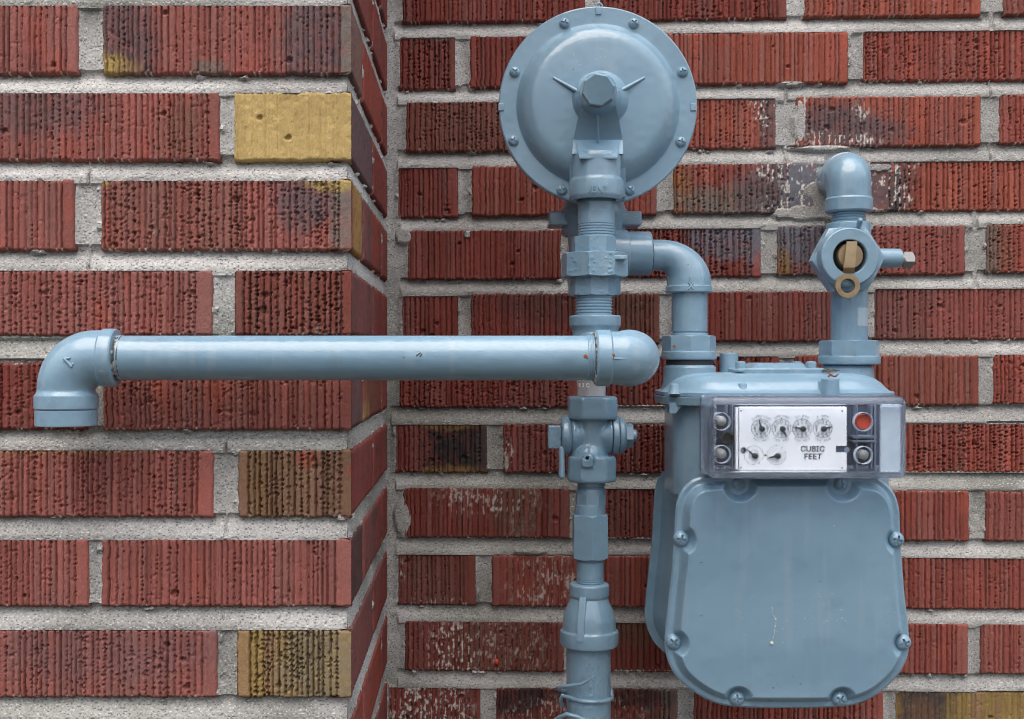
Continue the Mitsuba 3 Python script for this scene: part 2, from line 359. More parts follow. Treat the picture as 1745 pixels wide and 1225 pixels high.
    sk = np.vstack([np.stack([loop[j], base_i + j, loop[jn]], 1), np.stack([loop[jn], base_i + j, base_i + jn], 1)])
    if flip: sk = sk[:, ::-1]
    return np.vstack([v, back]), np.vstack([f, sk]), np.vstack([col.reshape(-1, 3), col.reshape(-1, 3)[loop]])

def put_brick(holder, sheets):
    v, f, c, n = [], [], [], 0
    for a, b, d in sheets:
        v.append(a); f.append(b + n); c.append(d); n += len(a)
    return add(holder + '__brick', (np.vstack(v), np.vstack(f)), 'brick_clay', smooth=True, color=np.clip(np.vstack(c), 0.004, 0.9))

rects = {'back': [], 'front': [], 'side': []}        # (s0, s1, t0, t1) of every brick face, for the mortar
seed = 100
# rows of the long wall: row lines at column 690 and 1700, then bricks (left, right, options)
BACK = [
 (-156, -66, -176, -88, [(680, 780, {}), (803, 1105, {}), (1128, 1440, {}), (1464, 1770, {}), (1795, 2110, {})]),
 (-46, 39, -63, 26, [(686, 997, dict(base='d', bead=.6)), (1021, 1342, dict(base='d', bead=1.0)), (1372, 1672, dict(base='b', bead=.8)), (1711, 2020, dict(base='r'))]),
 (64, 153, 49, 136, [(680, 777, dict(base='d', bead=1.2, specks=.5, depth=.0048, mr=.006)), (801, 1102, dict(base='d', bead=.7, ml=.007)), (1126, 1446, dict(base='b', bead=.35)), (1471, 1800, dict(base='r', bead=1.1)), (1826, 2130, {})]),
 (174, 260, 161, 247, [(692, 992, dict(base='d', bead=1.0, specks=.35, patches=[(.5, .5, .7, 1.2, 'N', .45)])), (1016, 1324, dict(base='b', bead=.9, mr=.004, patches=[(.98, .5, .08, .8, 'P', .8)], whites=[(.92, .55, .05, .3, 1), (.93, .9, .1, .25, .9)])),
   (1356, 1672, dict(base='b', bead=.7, patches=[(.22, .42, .26, .5, 'P', .9), (.45, .3, .18, .4, 'P', .6)], whites=[(.02, .6, .05, .8, 1.2), (.3, .1, .2, .2, 1), (.35, .7, .06, .25, .8), (.14, .12, .12, .25, 1)])), (1704, 2010, dict(base='r'))]),
 (285, 371, 273, 358, [(678, 781, dict(base='d', bead=.5)), (804, 1119, dict(base='r', bead=.3, ml=.008)),
   (1148, 1392, dict(base='r', bead=1.0, patches=[(.02, .3, .14, .9, 'O', .55), (.45, .2, .5, .42, 'G', .9), (.72, .5, .32, .8, 'P', .9), (.93, .5, .22, .7, 'B', .8)], whites=[(.93, .4, .22, .9, 1.3), (.8, .9, .3, .35, 1.2), (.85, .15, .3, .35, 1.1)], style='rug', mr=.03)),
   (1481, 1772, dict(base='b', bead=.9, depth=.0048, patches=[(.08, .5, .16, .9, 'P', .95), (.2, .45, .12, .8, 'K', .45)], whites=[(.12, .9, .2, .35, 1.3), (.04, .3, .1, .9, 1.3), (.18, .35, .1, .5, 1.1)], ml=.022)), (1797, 2100, {})]),
 (393, 478, 382, 466, [(695, 956, dict(base='d', bead=.25, ml=.002, mr=.003, specks=.25)), (980, 1299, dict(base='d', bead=1.2, depth=.0048, mr=.008, patches=[(.99, .8, .09, .7, 'B', .9), (.8, .75, .2, .4, 'B', .7), (.99, .15, .04, .4, 'R', .6)])),
   (1325, 1645, dict(base='p', bead=1.0, patches=[(.12, .75, .24, .6, 'B', .8), (.32, .4, .2, .8, 'P', .8), (.03, .2, .05, .4, 'O', .7), (.75, .3, .4, 1, 'R', .3)])), (1682, 2000, dict(base='d', patches=[(.02, .5, .05, 1, 'G', .9), (.08, .6, .08, 1, 'N', .6)]))]),
 (503, 589, 490, 578, [(684, 781, dict(base='d', bead=.5)), (803, 1124, dict(base='d', bead=.45, patches=[(.5, .9, .5, .5, 'M', .5), (.85, .5, .3, 1, 'N', .5)])), (1148, 1425, dict(base='d', bead=.5)), (1490, 1775, dict(base='p', bead=.8, patches=[(.8, .5, .5, 1, 'R', .35)])), (1800, 2100, {})]),
 (610, 695, 604, 690, [(681, 984, dict(base='d', bead=1.2, depth=.0046)), (1008, 1330, dict(base='d', bead=1.0)), (1354, 1668, dict(base='r', bead=.3, patches=[(.6, .5, .6, 1, 'N', .3)])), (1694, 2000, dict(base='d', bead=1.0))]),
 (723, 806, 722, 806, [(673, 832, dict(base='d', bead=.7, mr=.006, patches=[(.66, .5, .36, 1.3, 'K', .97), (.95, .5, .08, 1.3, 'M', .9), (.65, .02, .36, .16, 'O', .8), (.6, .98, .35, .12, 'O', .7), (.88, .4, .1, .5, 'M', .6)])), (858, 1160, dict(base='d', bead=1.1, depth=.0048, whites=[(.03, .3, .04, .5, 1)])), (1184, 1500, {}), (1524, 1850, dict(base='d', bead=1.3, depth=.0048)), (1875, 2180, {})]),
 (830, 916, 837, 923, [(688, 971, dict(base='d', bead=.35, patches=[(.68, .5, .16, 1.2, 'N', .6)], whites=[(.5, .75, .4, .4, .62), (.72, .3, .1, .8, .3)])), (995, 1310, dict(base='d', bead=.9)), (1334, 1652, dict(base='d', bead=.3)), (1680, 1980, dict(base='r', bead=.4))]),
 (945, 1032, 951, 1040, [(678, 812, dict(base='d', bead=.7, mr=.009, patches=[(.5, .4, .7, 1, 'N', .35)], whites=[(.5, .05, .6, .12, .7), (.05, .8, .06, .4, .7)])), (838, 1150, dict(base='r', bead=.3, ml=.009, whites=[(.3, .5, .26, .8, .6)])), (1174, 1480, {}), (1504, 1830, dict(base='d', bead=.6)), (1855, 2150, {})]),
 (1058, 1144, 1063, 1150, [(690, 961, dict(base='d', bead=.7, patches=[(.6, .6, .4, 1, 'N', .4)], whites=[(.3, .35, .2, .8, .95), (.5, .6, .5, .8, .45), (.7, .4, .3, .7, .4)])), (986, 1290, dict(base='d', bead=.3, patches=[(.42, .85, .3, .4, 'N', .8)])), (1314, 1650, dict(base='d', bead=.6)), (1671, 1980, dict(base='r', bead=.5))]),
 (1170, 1256, 1180, 1266, [(660, 820, dict(base='d', bead=.8, mr=.004, whites=[(.45, .5, .55, 1, 1.0)])), (846, 1155, dict(base='d', bead=.6, patches=[(.12, .8, .2, .4, 'K', .8), (.7, .9, .5, .3, 'K', .7), (.95, .6, .1, .8, 'G', .6)], whites=[(.3, .4, .3, .5, .7), (.6, .6, .3, .4, .4)])), (1183, 1506, dict(base='d', bead=.6)),
   (1526, 1850, dict(base='o', bead=.3, depth=.0018, patches=[(.03, .5, .05, 2, 'O', .8), (.16, .5, .17, 1.6, 'M', .95), (.15, .45, .09, .45, 'N', .9)])), (1875, 2180, {})]),
 (1282, 1368, 1294, 1382, [(684, 975, {}), (1000, 1310, {}), (1335, 1650, {}), (1675, 1990, {})]),
]
for ly0, ly1, ry0, ry1, row in BACK:
    for u0, u1, opt in row:
        seed += 1
        um = (u0 + u1) / 2
        w = (um - 690) / 1010
        s0, t1 = back_pt(u0, 0)[0], back_pt(um, ly0 + (ry0 - ly0) * w)[1]
        s1, t0 = back_pt(u1, 0)[0], back_pt(um, ly1 + (ry1 - ly1) * w)[1]
        opt = dict(dict(base='dr'[seed % 2], bead=0.4 + 0.8 * ((seed * 37) % 10) / 10), **opt)
        if u1 > 1500 and opt.get('base') == 'd': opt['base'] = 'r'
        out = ly1 < -10 or ly0 > 1230 or u0 > 1750
        rects['back'].append((s0, s1, t0, t1))
        key = put_brick('brick_wall', [sheet('back', s0, s1, t0, t1, seed, step=0.0016 if out else 0.00070, pitch=0.0054, shift=0.0016 * math.sin(seed * 2.1), **opt)])
        if opt.get('base') == 'o': labels[key] = {'label': 'ochre and purple flashed brick low on the right'}
        if u0 == 673: labels[key] = {'label': 'half red, half burnt black brick near the corner'}

# the projecting pier: front rows (top, bottom, bricks); the last brick of a row turns the corner
FRONT = [
 (-450, -332, [(-290, 374, {}), (398, 599, {})]),
 (-298, -180, [(-290, 133, {}), (174, 599, {})]),
 (-146, -28, [(-290, 374, {}), (398, 599, {})]),
 (6, 126, [(-290, 133, dict(base='f', bead=.5)), (174, 599, dict(base='f', bead=.55, mr=.008, patches=[(.10, .35, .14, 1.2, 'P', .8), (.01, .12, .06, .22, 'Y', .7), (.05, .1, .10, .16, 'Y', .6), (.88, .5, .18, 1.2, 'P', .85), (.98, .5, .03, 2, 'G', .75), (.42, .05, .08, .2, 'G', .7)]))]),
 (156, 274, [(-290, 375, dict(base='f', bead=.6, patches=[(.52, .8, .2, .5, 'P', .6), (.9, .4, .06, .5, 'N', .5)])), (398, 599, dict(base='y', style='faint', bead=.25, specks=.02))]),
 (305, 427, [(-290, 127, dict(base='f', bead=.3, mr=.008, depth=.0034)), (171, 599, dict(base='f', bead=1.1, mr=.009, specks=.3, patches=[(.84, .8, .18, .6, 'P', .85), (.97, .4, .07, .8, 'G', .75), (.93, .97, .12, .16, 'Y', .75), (.02, .97, .03, .1, 'Y', .6), (.25, .5, .4, 1, 'N', .25)]))]),
 (460, 572, [(-290, 363, dict(base='f', bead=.9, mr=.011)), (399, 599, dict(base='d', bead=1.1, depth=.0050, ml=.007, mr=.006, specks=.4, patches=[(.5, .5, .6, 1, 'N', .3)]))]),
 (618, 733, [(-290, 146, dict(base='d', bead=.9)), (174, 599, dict(base='f', bead=.7, mr=.007))]),
 (767, 882, [(-290, 364, dict(base='f', bead=.9, mr=.008, patches=[(.55, .98, .3, .1, 'O', .4)])), (405, 601, dict(base='n', bead=1.0, ml=.008, mr=.006, depth=.0046, patches=[(.6, .9, .12, .2, 'R', .55), (.99, .7, .03, .1, 'R', .55), (.2, .4, .15, 1.2, 'O', .35)]))]),
 (918, 1035, [(-290, 151, dict(base='f', bead=.7)), (172, 597, dict(base='f', bead=.6, ml=.006, mr=.008))]),
 (1073, 1190, [(-290, 371, dict(base='f', bead=.9, patches=[(.75, .8, .4, .6, 'P', .35)])), (403, 598, dict(base='o', bead=1.2, depth=.0050, ml=.010, mr=.010, specks=.05, patches=[(.75, .5, .45, 1.3, 'G', .55)]))]),
 (1230, 1346, [(-290, 140, {}), (166, 599, {})]),
 (1383, 1499, [(-290, 371, {}), (398, 599, {})]),
 (1536, 1652, [(-290, 140, {}), (166, 599, {})]),
]
SIDEOPT = {1: (dict(patches=[(.5, .5, 1, 1.5, 'G', .6)]), {}), 2: (dict(patches=[(.5, .5, 1, 1.5, 'P', .95)]), {}), 3: (dict(patches=[(.6, .5, .6, 1.5, 'Y', .6)]), dict(patches=[(.2, .5, .3, 1, 'P', .6)])),
           4: (dict(patches=[(.5, .5, 1, 1, 'P', .35)]), {}), 5: (dict(patches=[(.5, .5, 1, 1, 'P', .7)]), dict(patches=[(.15, .1, .18, .35, 'Y', .7), (.5, .6, .6, 1, 'N', .7)])), 7: (dict(patches=[(.4, .5, .8, 2, 'M', .85)]), dict(patches=[(.4, .5, .5, 1, 'P', .5)])), 8: (dict(patches=[(.5, .5, 1, 1, 'P', .35)]), {})}
for ri, (y0, y1, row) in enumerate(FRONT):
    t1, t0 = front_pt(0, y0)[1], front_pt(0, y1)[1]
    for bi, (u0, u1, opt) in enumerate(row):
        seed += 1
        corner = bi == len(row) - 1
        s0, s1 = front_pt(u0, 0)[0], XC if corner else front_pt(u1, 0)[0]
        opt = dict(dict(base='f', bead=0.7, depth=.0036), **opt)
        out = y1 < 0 or y0 > 1228
        rects['front'].append((s0, s1, t0, t1))
        sh = [sheet('front', s0, s1, t0, t1, seed, step=0.0016 if out else 0.00064, pitch=0.0046, free='r' if corner else None, **opt)]
        if corner:
            dep = 0.188 if s1 - s0 < 0.12 else 0.090
            rects['side'].append((DF, DF + dep, t0, t1))
            sh.append(sheet('side', DF, DF + dep, t0, t1, seed + 500, base='s', style='side', step=0.0016, free='l', specks=.15, **SIDEOPT.get(ri - 2, ({}, {}))[0]))
        key = put_brick('brick_pier', sh)
        if opt['base'] == 'y': labels[key] = {'label': 'smooth mustard yellow brick at the corner near the top'}
        if opt['base'] == 'o': labels[key] = {'label': 'olive yellow brick with dark torn rulings at the bottom corner'}
        if opt['base'] == 'n' : labels[key] = {'label': 'brown brick with a red spot at the corner'}
    y = DF + dep + 0.014
    for q in range(3):
        e = min(y + (0.190 if q or True else 0), DB - 0.003)
        if e - y < 0.02: break
        seed += 1
        rects['side'].append((y, e, t0, t1))
        put_brick('brick_pier', [sheet('side', y, e, t0, t1, seed, base='st'[(ri + q) % 2], style='side', step=0.0017, specks=.1, **(SIDEOPT.get(ri - 2, ({}, {}))[1] if q == 0 else {}))])
        y = e + 0.013

# mortar: a relief that follows the joints, weathered back under each brick and out towards the one below
def mortar(where, s0, s1, t0, t1, smears=(), step=0.0017, corner=None):
    S, Tt = np.meshgrid(np.arange(s0, s1 + step / 2, step), np.arange(t0, t1 + step / 2, step), indexing='ij')
    inside = np.full(S.shape, -1.0)
    up, down, side = np.full(S.shape, 0.02), np.full(S.shape, 0.02), np.full(S.shape, 0.02)
    for a, b, c, d in rects[where]:
        i0, i1 = np.searchsorted(S[:, 0], [a - 0.02, b + 0.02])
        j0, j1 = np.searchsorted(Tt[0], [c - 0.02, d + 0.02])
        if i1 <= i0 or j1 <= j0: continue
        sl = (slice(i0, i1), slice(j0, j1))
        s, t = S[sl], Tt[sl]
        ins = np.minimum(np.minimum(s - a, b - s), np.minimum(t - c, d - t))
        inside[sl] = np.maximum(inside[sl], ins)
        over = (s > a - 0.0088) & (s < b + 0.0088)
        up[sl] = np.where(over & (t < c + 0.004), np.minimum(up[sl], np.abs(c - t)), up[sl])      # a brick above
        down[sl] = np.where(over & (t > d - 0.004), np.minimum(down[sl], np.abs(t - d)), down[sl])  # a brick below
        hz = (t > c) & (t < d)
        side[sl] = np.where(hz, np.minimum(side[sl], np.maximum(a - s, s - b)), side[sl])
    x = np.clip(up / (up + down + 1e-6), 0, 1)
    bed = 0.0006 + 0.0074 * (1 - sst(-0.1, 0.95, x))
    head = 0.0022 + 0.0020 * sst(0.0, 0.006, side)
    ishead = (up > 0.0185) | (down > 0.0185)
    rec = np.where(ishead, head, bed)
    rec = rec + 0.0022 * (f2(S, Tt, 45, 7, 3) - 0.5) + 0.0008 * (f2(S, Tt, 190, 8, 3) - 0.5) + 0.0002 * (n2(S, Tt, 480, 9) - 0.5)
    if where == 'side': rec = 0.0012 + rec * 0.3
    rec = np.maximum(rec, 0.0006)
    # ragged lips that lap over the brick edges here and there
    lip = sst(0.60, 0.74, f2(S, Tt, 110, 12, 3)) * (1 - sst(0.0, 0.003, np.maximum(inside, 0)))
    rec = np.where(inside > -0.003, rec * (1 - lip) + (-0.0008) * lip, rec)
    rec = np.where(inside > 0.0016, np.maximum(rec, 0.006), rec)
    for (cs, ct, rs, rt, h) in smears:
        e = np.hypot((S - cs) / rs, (Tt - ct) / rt) + 0.9 * (f2(S, Tt, 90, 15, 3) - 0.5)
        w = 1 - sst(0.75, 1.05, e)
        rec = rec * (1 - w) + (-h + 0.0012 * (f2(S, Tt, 150, 16, 2) - 0.5)) * w
        inside = np.where(w > 0.05, np.minimum(inside, 0), inside)
    if corner is not None:
        w = 1 - sst(0.0, 0.012, np.abs(S - corner))
        rec = rec * (1 - w) + 0.0040 * w
    v = MAPS[where](S, Tt, -rec).reshape(-1, 3)
    f = grid_faces(*S.shape, where == 'side')
    f = f[(inside.reshape(-1)[f] < 0.006).any(1)]
    used = np.unique(f)
    re = np.zeros(len(v), int); re[used] = np.arange(len(used))
    return trimesh.Trimesh(v[used], re[f], process=False)

def smear(u, v, ru, rv, h):
    s, t = back_pt(u, v)
    return (s, t, ru * 1.28 / F, rv * 1.28 / F, h)
zt, zb = back_pt(700, -176)[1], back_pt(700, 1375)[1]
SM = [smear(686, 884, 15, 36, .0003), smear(686, 402, 14, 16, .0008), smear(683, 610, 8, 26, .0006), smear(1412, 330, 52, 34, .0012), smear(1380, 362, 70, 14, .0012), smear(1478, 385, 12, 12, .002),
      smear(1350, 142, 26, 5, .002), smear(1364, 210, 9, 40, .0010), smear(905, 940, 30, 5, .0018), smear(864, 790, 6, 12, .001), smear(795, 400, 8, 7, .0012), smear(1400, 252, 60, 6, .0012), smear(1498, 285, 30, 7, .001)]
core = trimesh.creation.box((3.4, 0.16, 2.5)); core.apply_translation((XC + 1.4, 0, CAMZ + 0.15))
core.vertices[:, 1] += wall_y(core.vertices[:, 0]) + 0.08 + 0.012
add('brick_wall__mortar', cat(mortar('back', XC - 0.004, back_pt(2190, 0)[0], zb, zt, SM), core), 'mortar_sand', smooth=30)
zt, zb = front_pt(0, -450)[1], front_pt(0, 1652)[1]
pc = trimesh.creation.box((1.4, DB - DF + 0.02, 2.5)); pc.apply_translation((XC - 0.7 - 0.012, DF + 0.012 + (DB - DF + 0.02) / 2, CAMZ + 0.15))
add('brick_pier__mortar', cat(mortar('front', front_pt(-290, 0)[0], XC - 0.004, zb, zt, corner=XC), mortar('side', DF + 0.004, DB + 0.004, zb, zt, corner=DF), pc), 'mortar_sand', smooth=30)
label('brick_wall', 'long rough ruled red brick wall that the gas meter hangs on', 'wall')
label('brick_pier', 'brick pier that projects at the left, with two mustard yellow bricks', 'pier')

g = trimesh.creation.box((80, 80, 0.2)); g.apply_translation((0, 0, -0.1))
add('ground', g, 'soil', smooth=False)
label('ground', 'dark bare soil below the wall', kind='structure')
#__OBJECTS__
# ------------------------------------------------------------------ small shared pieces
def screw_mesh(r):
    """Pan head with a cross recess, facing -y, head radius r metres, seated at the origin."""
    head = axis_lathe(np.zeros(3), (0, -1, 0), [(-0.002, r * 1.0), (r * 0.18, r), (r * 0.45, r * 0.90), (r * 0.68, r * 0.68), (r * 0.80, r * 0.38), (r * 0.83, 0)], 32)
    q = to_mf(head)
    for a in (0, 90):
        q = q - m3.Manifold.cube((r * 1.25, r * 0.9, r * 0.27), True).rotate((0, a, 0)).translate((0, -r * 0.86, 0))
    return to_tm(q)
PLY_SCREW = {}
def screw(parent, u, v, Y, rpx, ang=20, bsdf='paint', name='screw'):
    r = round(rpx * k(Y), 5)
    if (r, bsdf) not in PLY_SCREW: PLY_SCREW[(r, bsdf)] = mikit.ply(screw_mesh(r), bsdf, smooth=30)
    base, i, key = parent + '__' + name, 0, parent + '__' + name
    while key in scene:
        i += 1; key = f'{base}_{i:03d}'
    scene[key] = {**PLY_SCREW[(r, bsdf)], 'to_world': T().translate(P(u, v, Y).tolist()).rotate([0, 1, 0], ang)}
    return key
def arc(c, a, b, R, n=14, end=90):
    """Quarter bend: starts at c + R*(-b)... runs from direction a to direction b around the point c + ..."""
    th = np.radians(np.linspace(0, end, n))
    return [np.asarray(c) + R * (np.sin(t) * np.asarray(a) + (1 - np.cos(t)) * np.asarray(b)) for t in th]
X_, Y_, Z_ = np.array([1., 0, 0]), np.array([0, 1., 0]), np.array([0, 0, 1.])
def flat_text(text, h, depth=0.0003, bold=False, center=True):
    m = meshkit.text_mesh(text, h, depth, bold)
    if center:
        b = m.bounds
        m.apply_translation((-(b[0][0] + b[1][0]) / 2, -(b[0][1] + b[1][1]) / 2, 0))
    return m
FACE = np.array([[1, 0, 0, 0], [0, 0, -1, 0], [0, 1, 0, 0], [0, 0, 0, 1.0]])   # xy plane -> facing -y, reading along +x
def face_at(m, u, v, Y, roll=0.0):
    m = m.copy()
    if roll: m.apply_transform(trimesh.transformations.rotation_matrix(math.radians(roll), (0, 0, 1)))
    m.apply_transform(FACE); m.apply_translation(P(u, v, Y))
    return m
def disc_y(u, v, Y, prof, n=64):
    """Lathe about an axis towards the viewer: prof (pixels towards the viewer, radius in pixels) at depth Y."""
    return axis_lathe(P(u, v, Y), (0, -1, 0), [(d * k(Y), r * k(Y)) for d, r in prof], n)

# ------------------------------------------------------------------ pressure regulator
R_ = 'pressure_regulator'
YR = 1.105
ru, rv = 1018.5, 181
def disc_outline(r, thick0, thick1, b=1.5):
    return [(thick0, r - b), (thick0 + b, r), (thick1 - b, r), (thick1, r - b)]
front = disc_y(ru, rv, YR, [(-7, 100), (-7, 166), (-5.5, 168.5), (4.5, 168.5), (6, 166.5), (6.2, 142), (6.6, 139), (9, 136.5), (14, 134), (22, 128), (28, 121), (31.5, 114), (33.3, 108), (34.2, 100), (35, 88), (36.5, 60), (37, 40), (37.2, 0)], 128)
add(R_ + '__diaphragm_cover', front, 'paint', smooth=28)
back = disc_y(ru, rv, YR, [(-75, 0), (-75, 60), (-62, 105), (-30, 134), (-21, 140), (-21, 166), (-19, 168), (-10, 168), (-8.5, 166.5), (-8.5, 20)], 96)
add(R_ + '__diaphragm_case', back, 'paint', smooth=28)
for i, (u, v) in enumerate([(962, 40), (1080, 40), (1163, 123), (1160, 242), (1073, 324), (957, 324), (875, 240), (877, 123)]):
    screw(R_, u, v, YR - 6.2 * k(YR), 9.2, 15 + 31 * i)
for u, v in ((1020, 18), (854, 182), (1182, 182)):
    add(R_ + '__rim_lug', pbox(u - 5, u + 5, v - 6.5, v + 6.5, YR - 9 * k(YR), YR, .0007), 'paint')
add(R_ + '__rim_eye', trimesh.creation.torus(5.2 * k(YR), 1.9 * k(YR), 20, 10, transform=trimesh.transformations.compose_matrix(translate=P(1021, 11, YR), angles=(math.pi / 2, 0, 0))), 'paint')
# spring bonnet: leaning barrel out of the cover, its neck flared into it
yb = YR - 36 * k(YR)
b0, b1 = P(1019, 170, yb), P(1019.5, 151, 1.032)
ax = b1 - b0
L = np.linalg.norm(ax)
bon = axis_lathe(b0, ax, [(-0.012, .032), (-0.002, .0275), (0.002, .0238), (0.007, .0204), (0.014, .0180), (0.024, .0168), (L * .78, .0160), (L * .8, .0157), (L * .83, .0156)], 56)
# vent arm running down the cover to the vent boss
def slab(rows):
    """Hull chain of rectangles given as (v, u0, u1, Yfront, Yback)."""
    out = None
    for (v, u0, u1, ya, yc), (w, x0, x1, yd, ye) in zip(rows[:-1], rows[1:]):
        pts = [P(u0, v, ya), P(u1, v, ya), P(u0, v, yc), P(u1, v, yc), P(x0, w, yd), P(x1, w, yd), P(x0, w, ye), P(x1, w, ye)]
        h = m3.Manifold.hull_points(np.array(pts))
        out = h if out is None else out + h
    return out
arm = slab([(168, 992, 1046, 1.060, 1.10), (205, 984, 1055, 1.073, 1.10), (238, 977, 1061, 1.080, 1.105), (262, 975, 1062, 1.066, 1.105)])
arm = arm + slab([(240, 972, 1066, 1.086, 1.105), (336, 970, 1066, 1.092, 1.112)])
boss = vlathe(1016.5, 1.075, [(258, 30), (262, 38), (268, 41), (302, 41), (306, 43), (311, 45.5), (333, 45.5), (337, 44), (341, 42)], 56)
boss_cut = vlathe(1016.5, 1.075, [(334, 34), (345, 34)], 40)
face = slab([(239, 982, 1057, 1.0735, 1.09), (267, 987, 1052, 1.0535, 1.09), (270, 987, 1052, 1.0535, 1.09)])
rib = bar(P(1018, 198, 1.058), P(1019, 248, 1.0715), .0013, .0012)
body = union(bon, arm, face, boss, rib) - to_mf(boss_cut)
add(R_ + '__spring_bonnet', to_tm(body), 'paint', smooth=32)
axc = ax / L + np.array([0, 0, -0.20]); axc /= np.linalg.norm(axc)
cap = axis_lathe(b0 + ax * 0.80 + np.array([0, 0, .0012]), axc, [(0, .0150), (L * 0.15, .0147), (L * 0.185, .0144), (L * 0.20 + .001, .0132)], 8, 0.2)
add(R_ + '__bonnet_cap', cap, 'paint', smooth=False)
for (u0, v0, u1, v1) in ((944, 133, 992, 160), (1097, 133, 1048, 160)):
    add(R_ + '__cover_rib', to_tm(bar(P(u0, v0, YR - 35 * k(YR)), P(u1, v1, YR - 44 * k(YR)), .0014, .0022)), 'paint')
add(R_ + '__vent_lettering', face_at(flat_text('VENT', 11 * k(1.05), .0007), 1017, 322, 1.0508), 'paint', smooth=False)
# casting behind the vent line
YB = 1.150
casting = union(vlathe(1012, YB, [(330, 40), (345, 50), (360, 56), (372, 56), (386, 50), (405, 44), (440, 42), (505, 42)], 48),
                pbox(936, 986, 359, 384, YB - .012, YB + .02, .002), pbox(1045, 1094, 359, 384, YB - .012, YB + .02, .002),
                pbox(960, 1068, 356, 398, YB - .006, YB + .03, .004))
add(R_ + '__valve_body', to_tm(casting), 'paint', smooth=32)
out_ = axis_lathe(P(1020, 432, 1.14), X_, [(0, 44 * k(1.14)), (48 * k(1.14), 40 * k(1.14)), (50 * k(1.14), 37.5 * k(1.14)), (86 * k(1.14), 37.5 * k(1.14)), (88 * k(1.14), 36 * k(1.14)), (88 * k(1.14), 27 * k(1.14))], 48)
add(R_ + '__outlet_boss', out_, 'paint', smooth=32)
add(R_ + '__inlet_boss', to_tm(vnut(1012, 1.145, 470, 504, 47, 8, .39)), 'paint', smooth=20)
label(R_, 'round blue-grey gas pressure regulator with a screwed disc cover and a bonnet', 'regulator')

# ------------------------------------------------------------------ vent line: pipe and union down from the regulator, then the long level pipe
V = 'vent_pipe'
YV = 1.08
add(V + '__nipple', vlathe(1016, YV, [(336, 29), (345, 30.5), (346, 31.2), (382, 31.2)] + threads(383, 406, 31.5)), 'paint', smooth=30)
un = union(vnut(1012, YV, 404, 433, 38, 8, .30), vnut(1013, YV, 432, 473, 57, 8, .26), vnut(1010, YV, 472, 504, 38.5, 8, .16))
add(V + '__union', to_tm(un), 'paint_cast', smooth=22)
add(V + '__union_ridge', pbox(1043, 1069, 435, 442, YV - .026, YV - .01, .0008), 'paint_cast')
add(V + '__nipple', vlathe(1012, YV, [(500, 29)] + threads(503, 540, 31.2, 5.2, 1.9)), 'paint', smooth=30)
ub = 1014
YP = 0.87
xe = P(1077, 609, YP)[0]
e0, yc = P(ub, 0, YV)[0], 606
elb = tube([P(ub, 537.5, YV), P(ub, 538.5, YV), P(ub, 540, YV), P(ub, 554, YV), P(ub, 556, YV), P(ub, 561, YV)] + arc(P(ub, 566, YV), -Z_, -Y_, 42 * k(YV)) + [P(ub, 606, YV) - Y_ * .045],
           np.array([41, 43, 44, 44, 43, 40] + [39] * 14 + [39]) * k(YV))
add(V + '__bend', elb, 'paint', smooth=30)
zp = P(0, 610, YP)[2]
back_c = np.array([xe, YP, zp])
yend = YV - .035
add(V + '__cross_nipple', tube([back_c + Y_ * .03, np.array([P(ub, 0, YV)[0], yend, zp])], 0.0163), 'paint')
# right-hand elbow of the level pipe, turning back towards the wall
kp = k(YP)
rb = 30 * kp
st_ = np.array([xe - rb, YP, zp])
pts = [np.array([P(1013, 0, YP)[0], YP, zp]), np.array([P(1014.5, 0, YP)[0], YP, zp]), np.array([P(1017, 0, YP)[0], YP, zp]), np.array([P(1038, 0, YP)[0], YP, zp]), np.array([P(1041, 0, YP)[0], YP, zp])]
pts += arc(st_ + X_ * .002, X_, Y_, rb, 16) + [back_c + Y_ * (rb + .02), back_c + Y_ * (rb + .021), back_c + Y_ * (rb + .036)]
rad = np.array([44, 46.5, 48, 48, 45] + [45 + 3.5 * math.sin(math.pi * i / 15) for i in range(16)] + [45, 48, 48]) * kp
add(V + '__elbow', tube(pts, rad, 56), 'paint', smooth=30)
add(V + '__elbow_seam', tube([np.array([P(1041, 0, YP)[0], YP - .0192, zp - .0004])] + [np.array([xe - rb + rb * math.sin(t) + 45.5 * kp * math.sin(t), YP + rb * (1 - math.cos(t)) - 45.5 * kp * math.cos(t), zp - .0004]) for t in np.linspace(.25, 1.45, 14)], .0008, 8), 'paint')
# level pipe
u0, u1 = 186, 1016
add(V + '__pipe', tube([np.array([P(u, 0, YP)[0], YP, zp]) for u in np.linspace(205, 1008, 24)], 38 * kp, 64), 'paint', smooth=30)
def hthreads(a, b, r):
    return [((u - CU) * kp, q * kp) for u, q in threads(a, b, r, 4.4, 1.6)]
c_axis = np.array([0, YP, zp])
add(V + '__thread', axis_lathe(c_axis, X_, hthreads(198, 211, 38.6)), 'sealant', smooth=25)
add(V + '__thread', axis_lathe(c_axis, X_, hthreads(999, 1013, 39.2)), 'paint', smooth=25)
add(V + '__sealant_ring', axis_lathe(c_axis, X_, [((1011 - CU) * kp, 37 * kp), ((1012 - CU) * kp, 43 * kp), ((1014 - CU) * kp, 45.5 * kp), ((1016 - CU) * kp, 38 * kp)], 56), 'sealant', smooth=30)
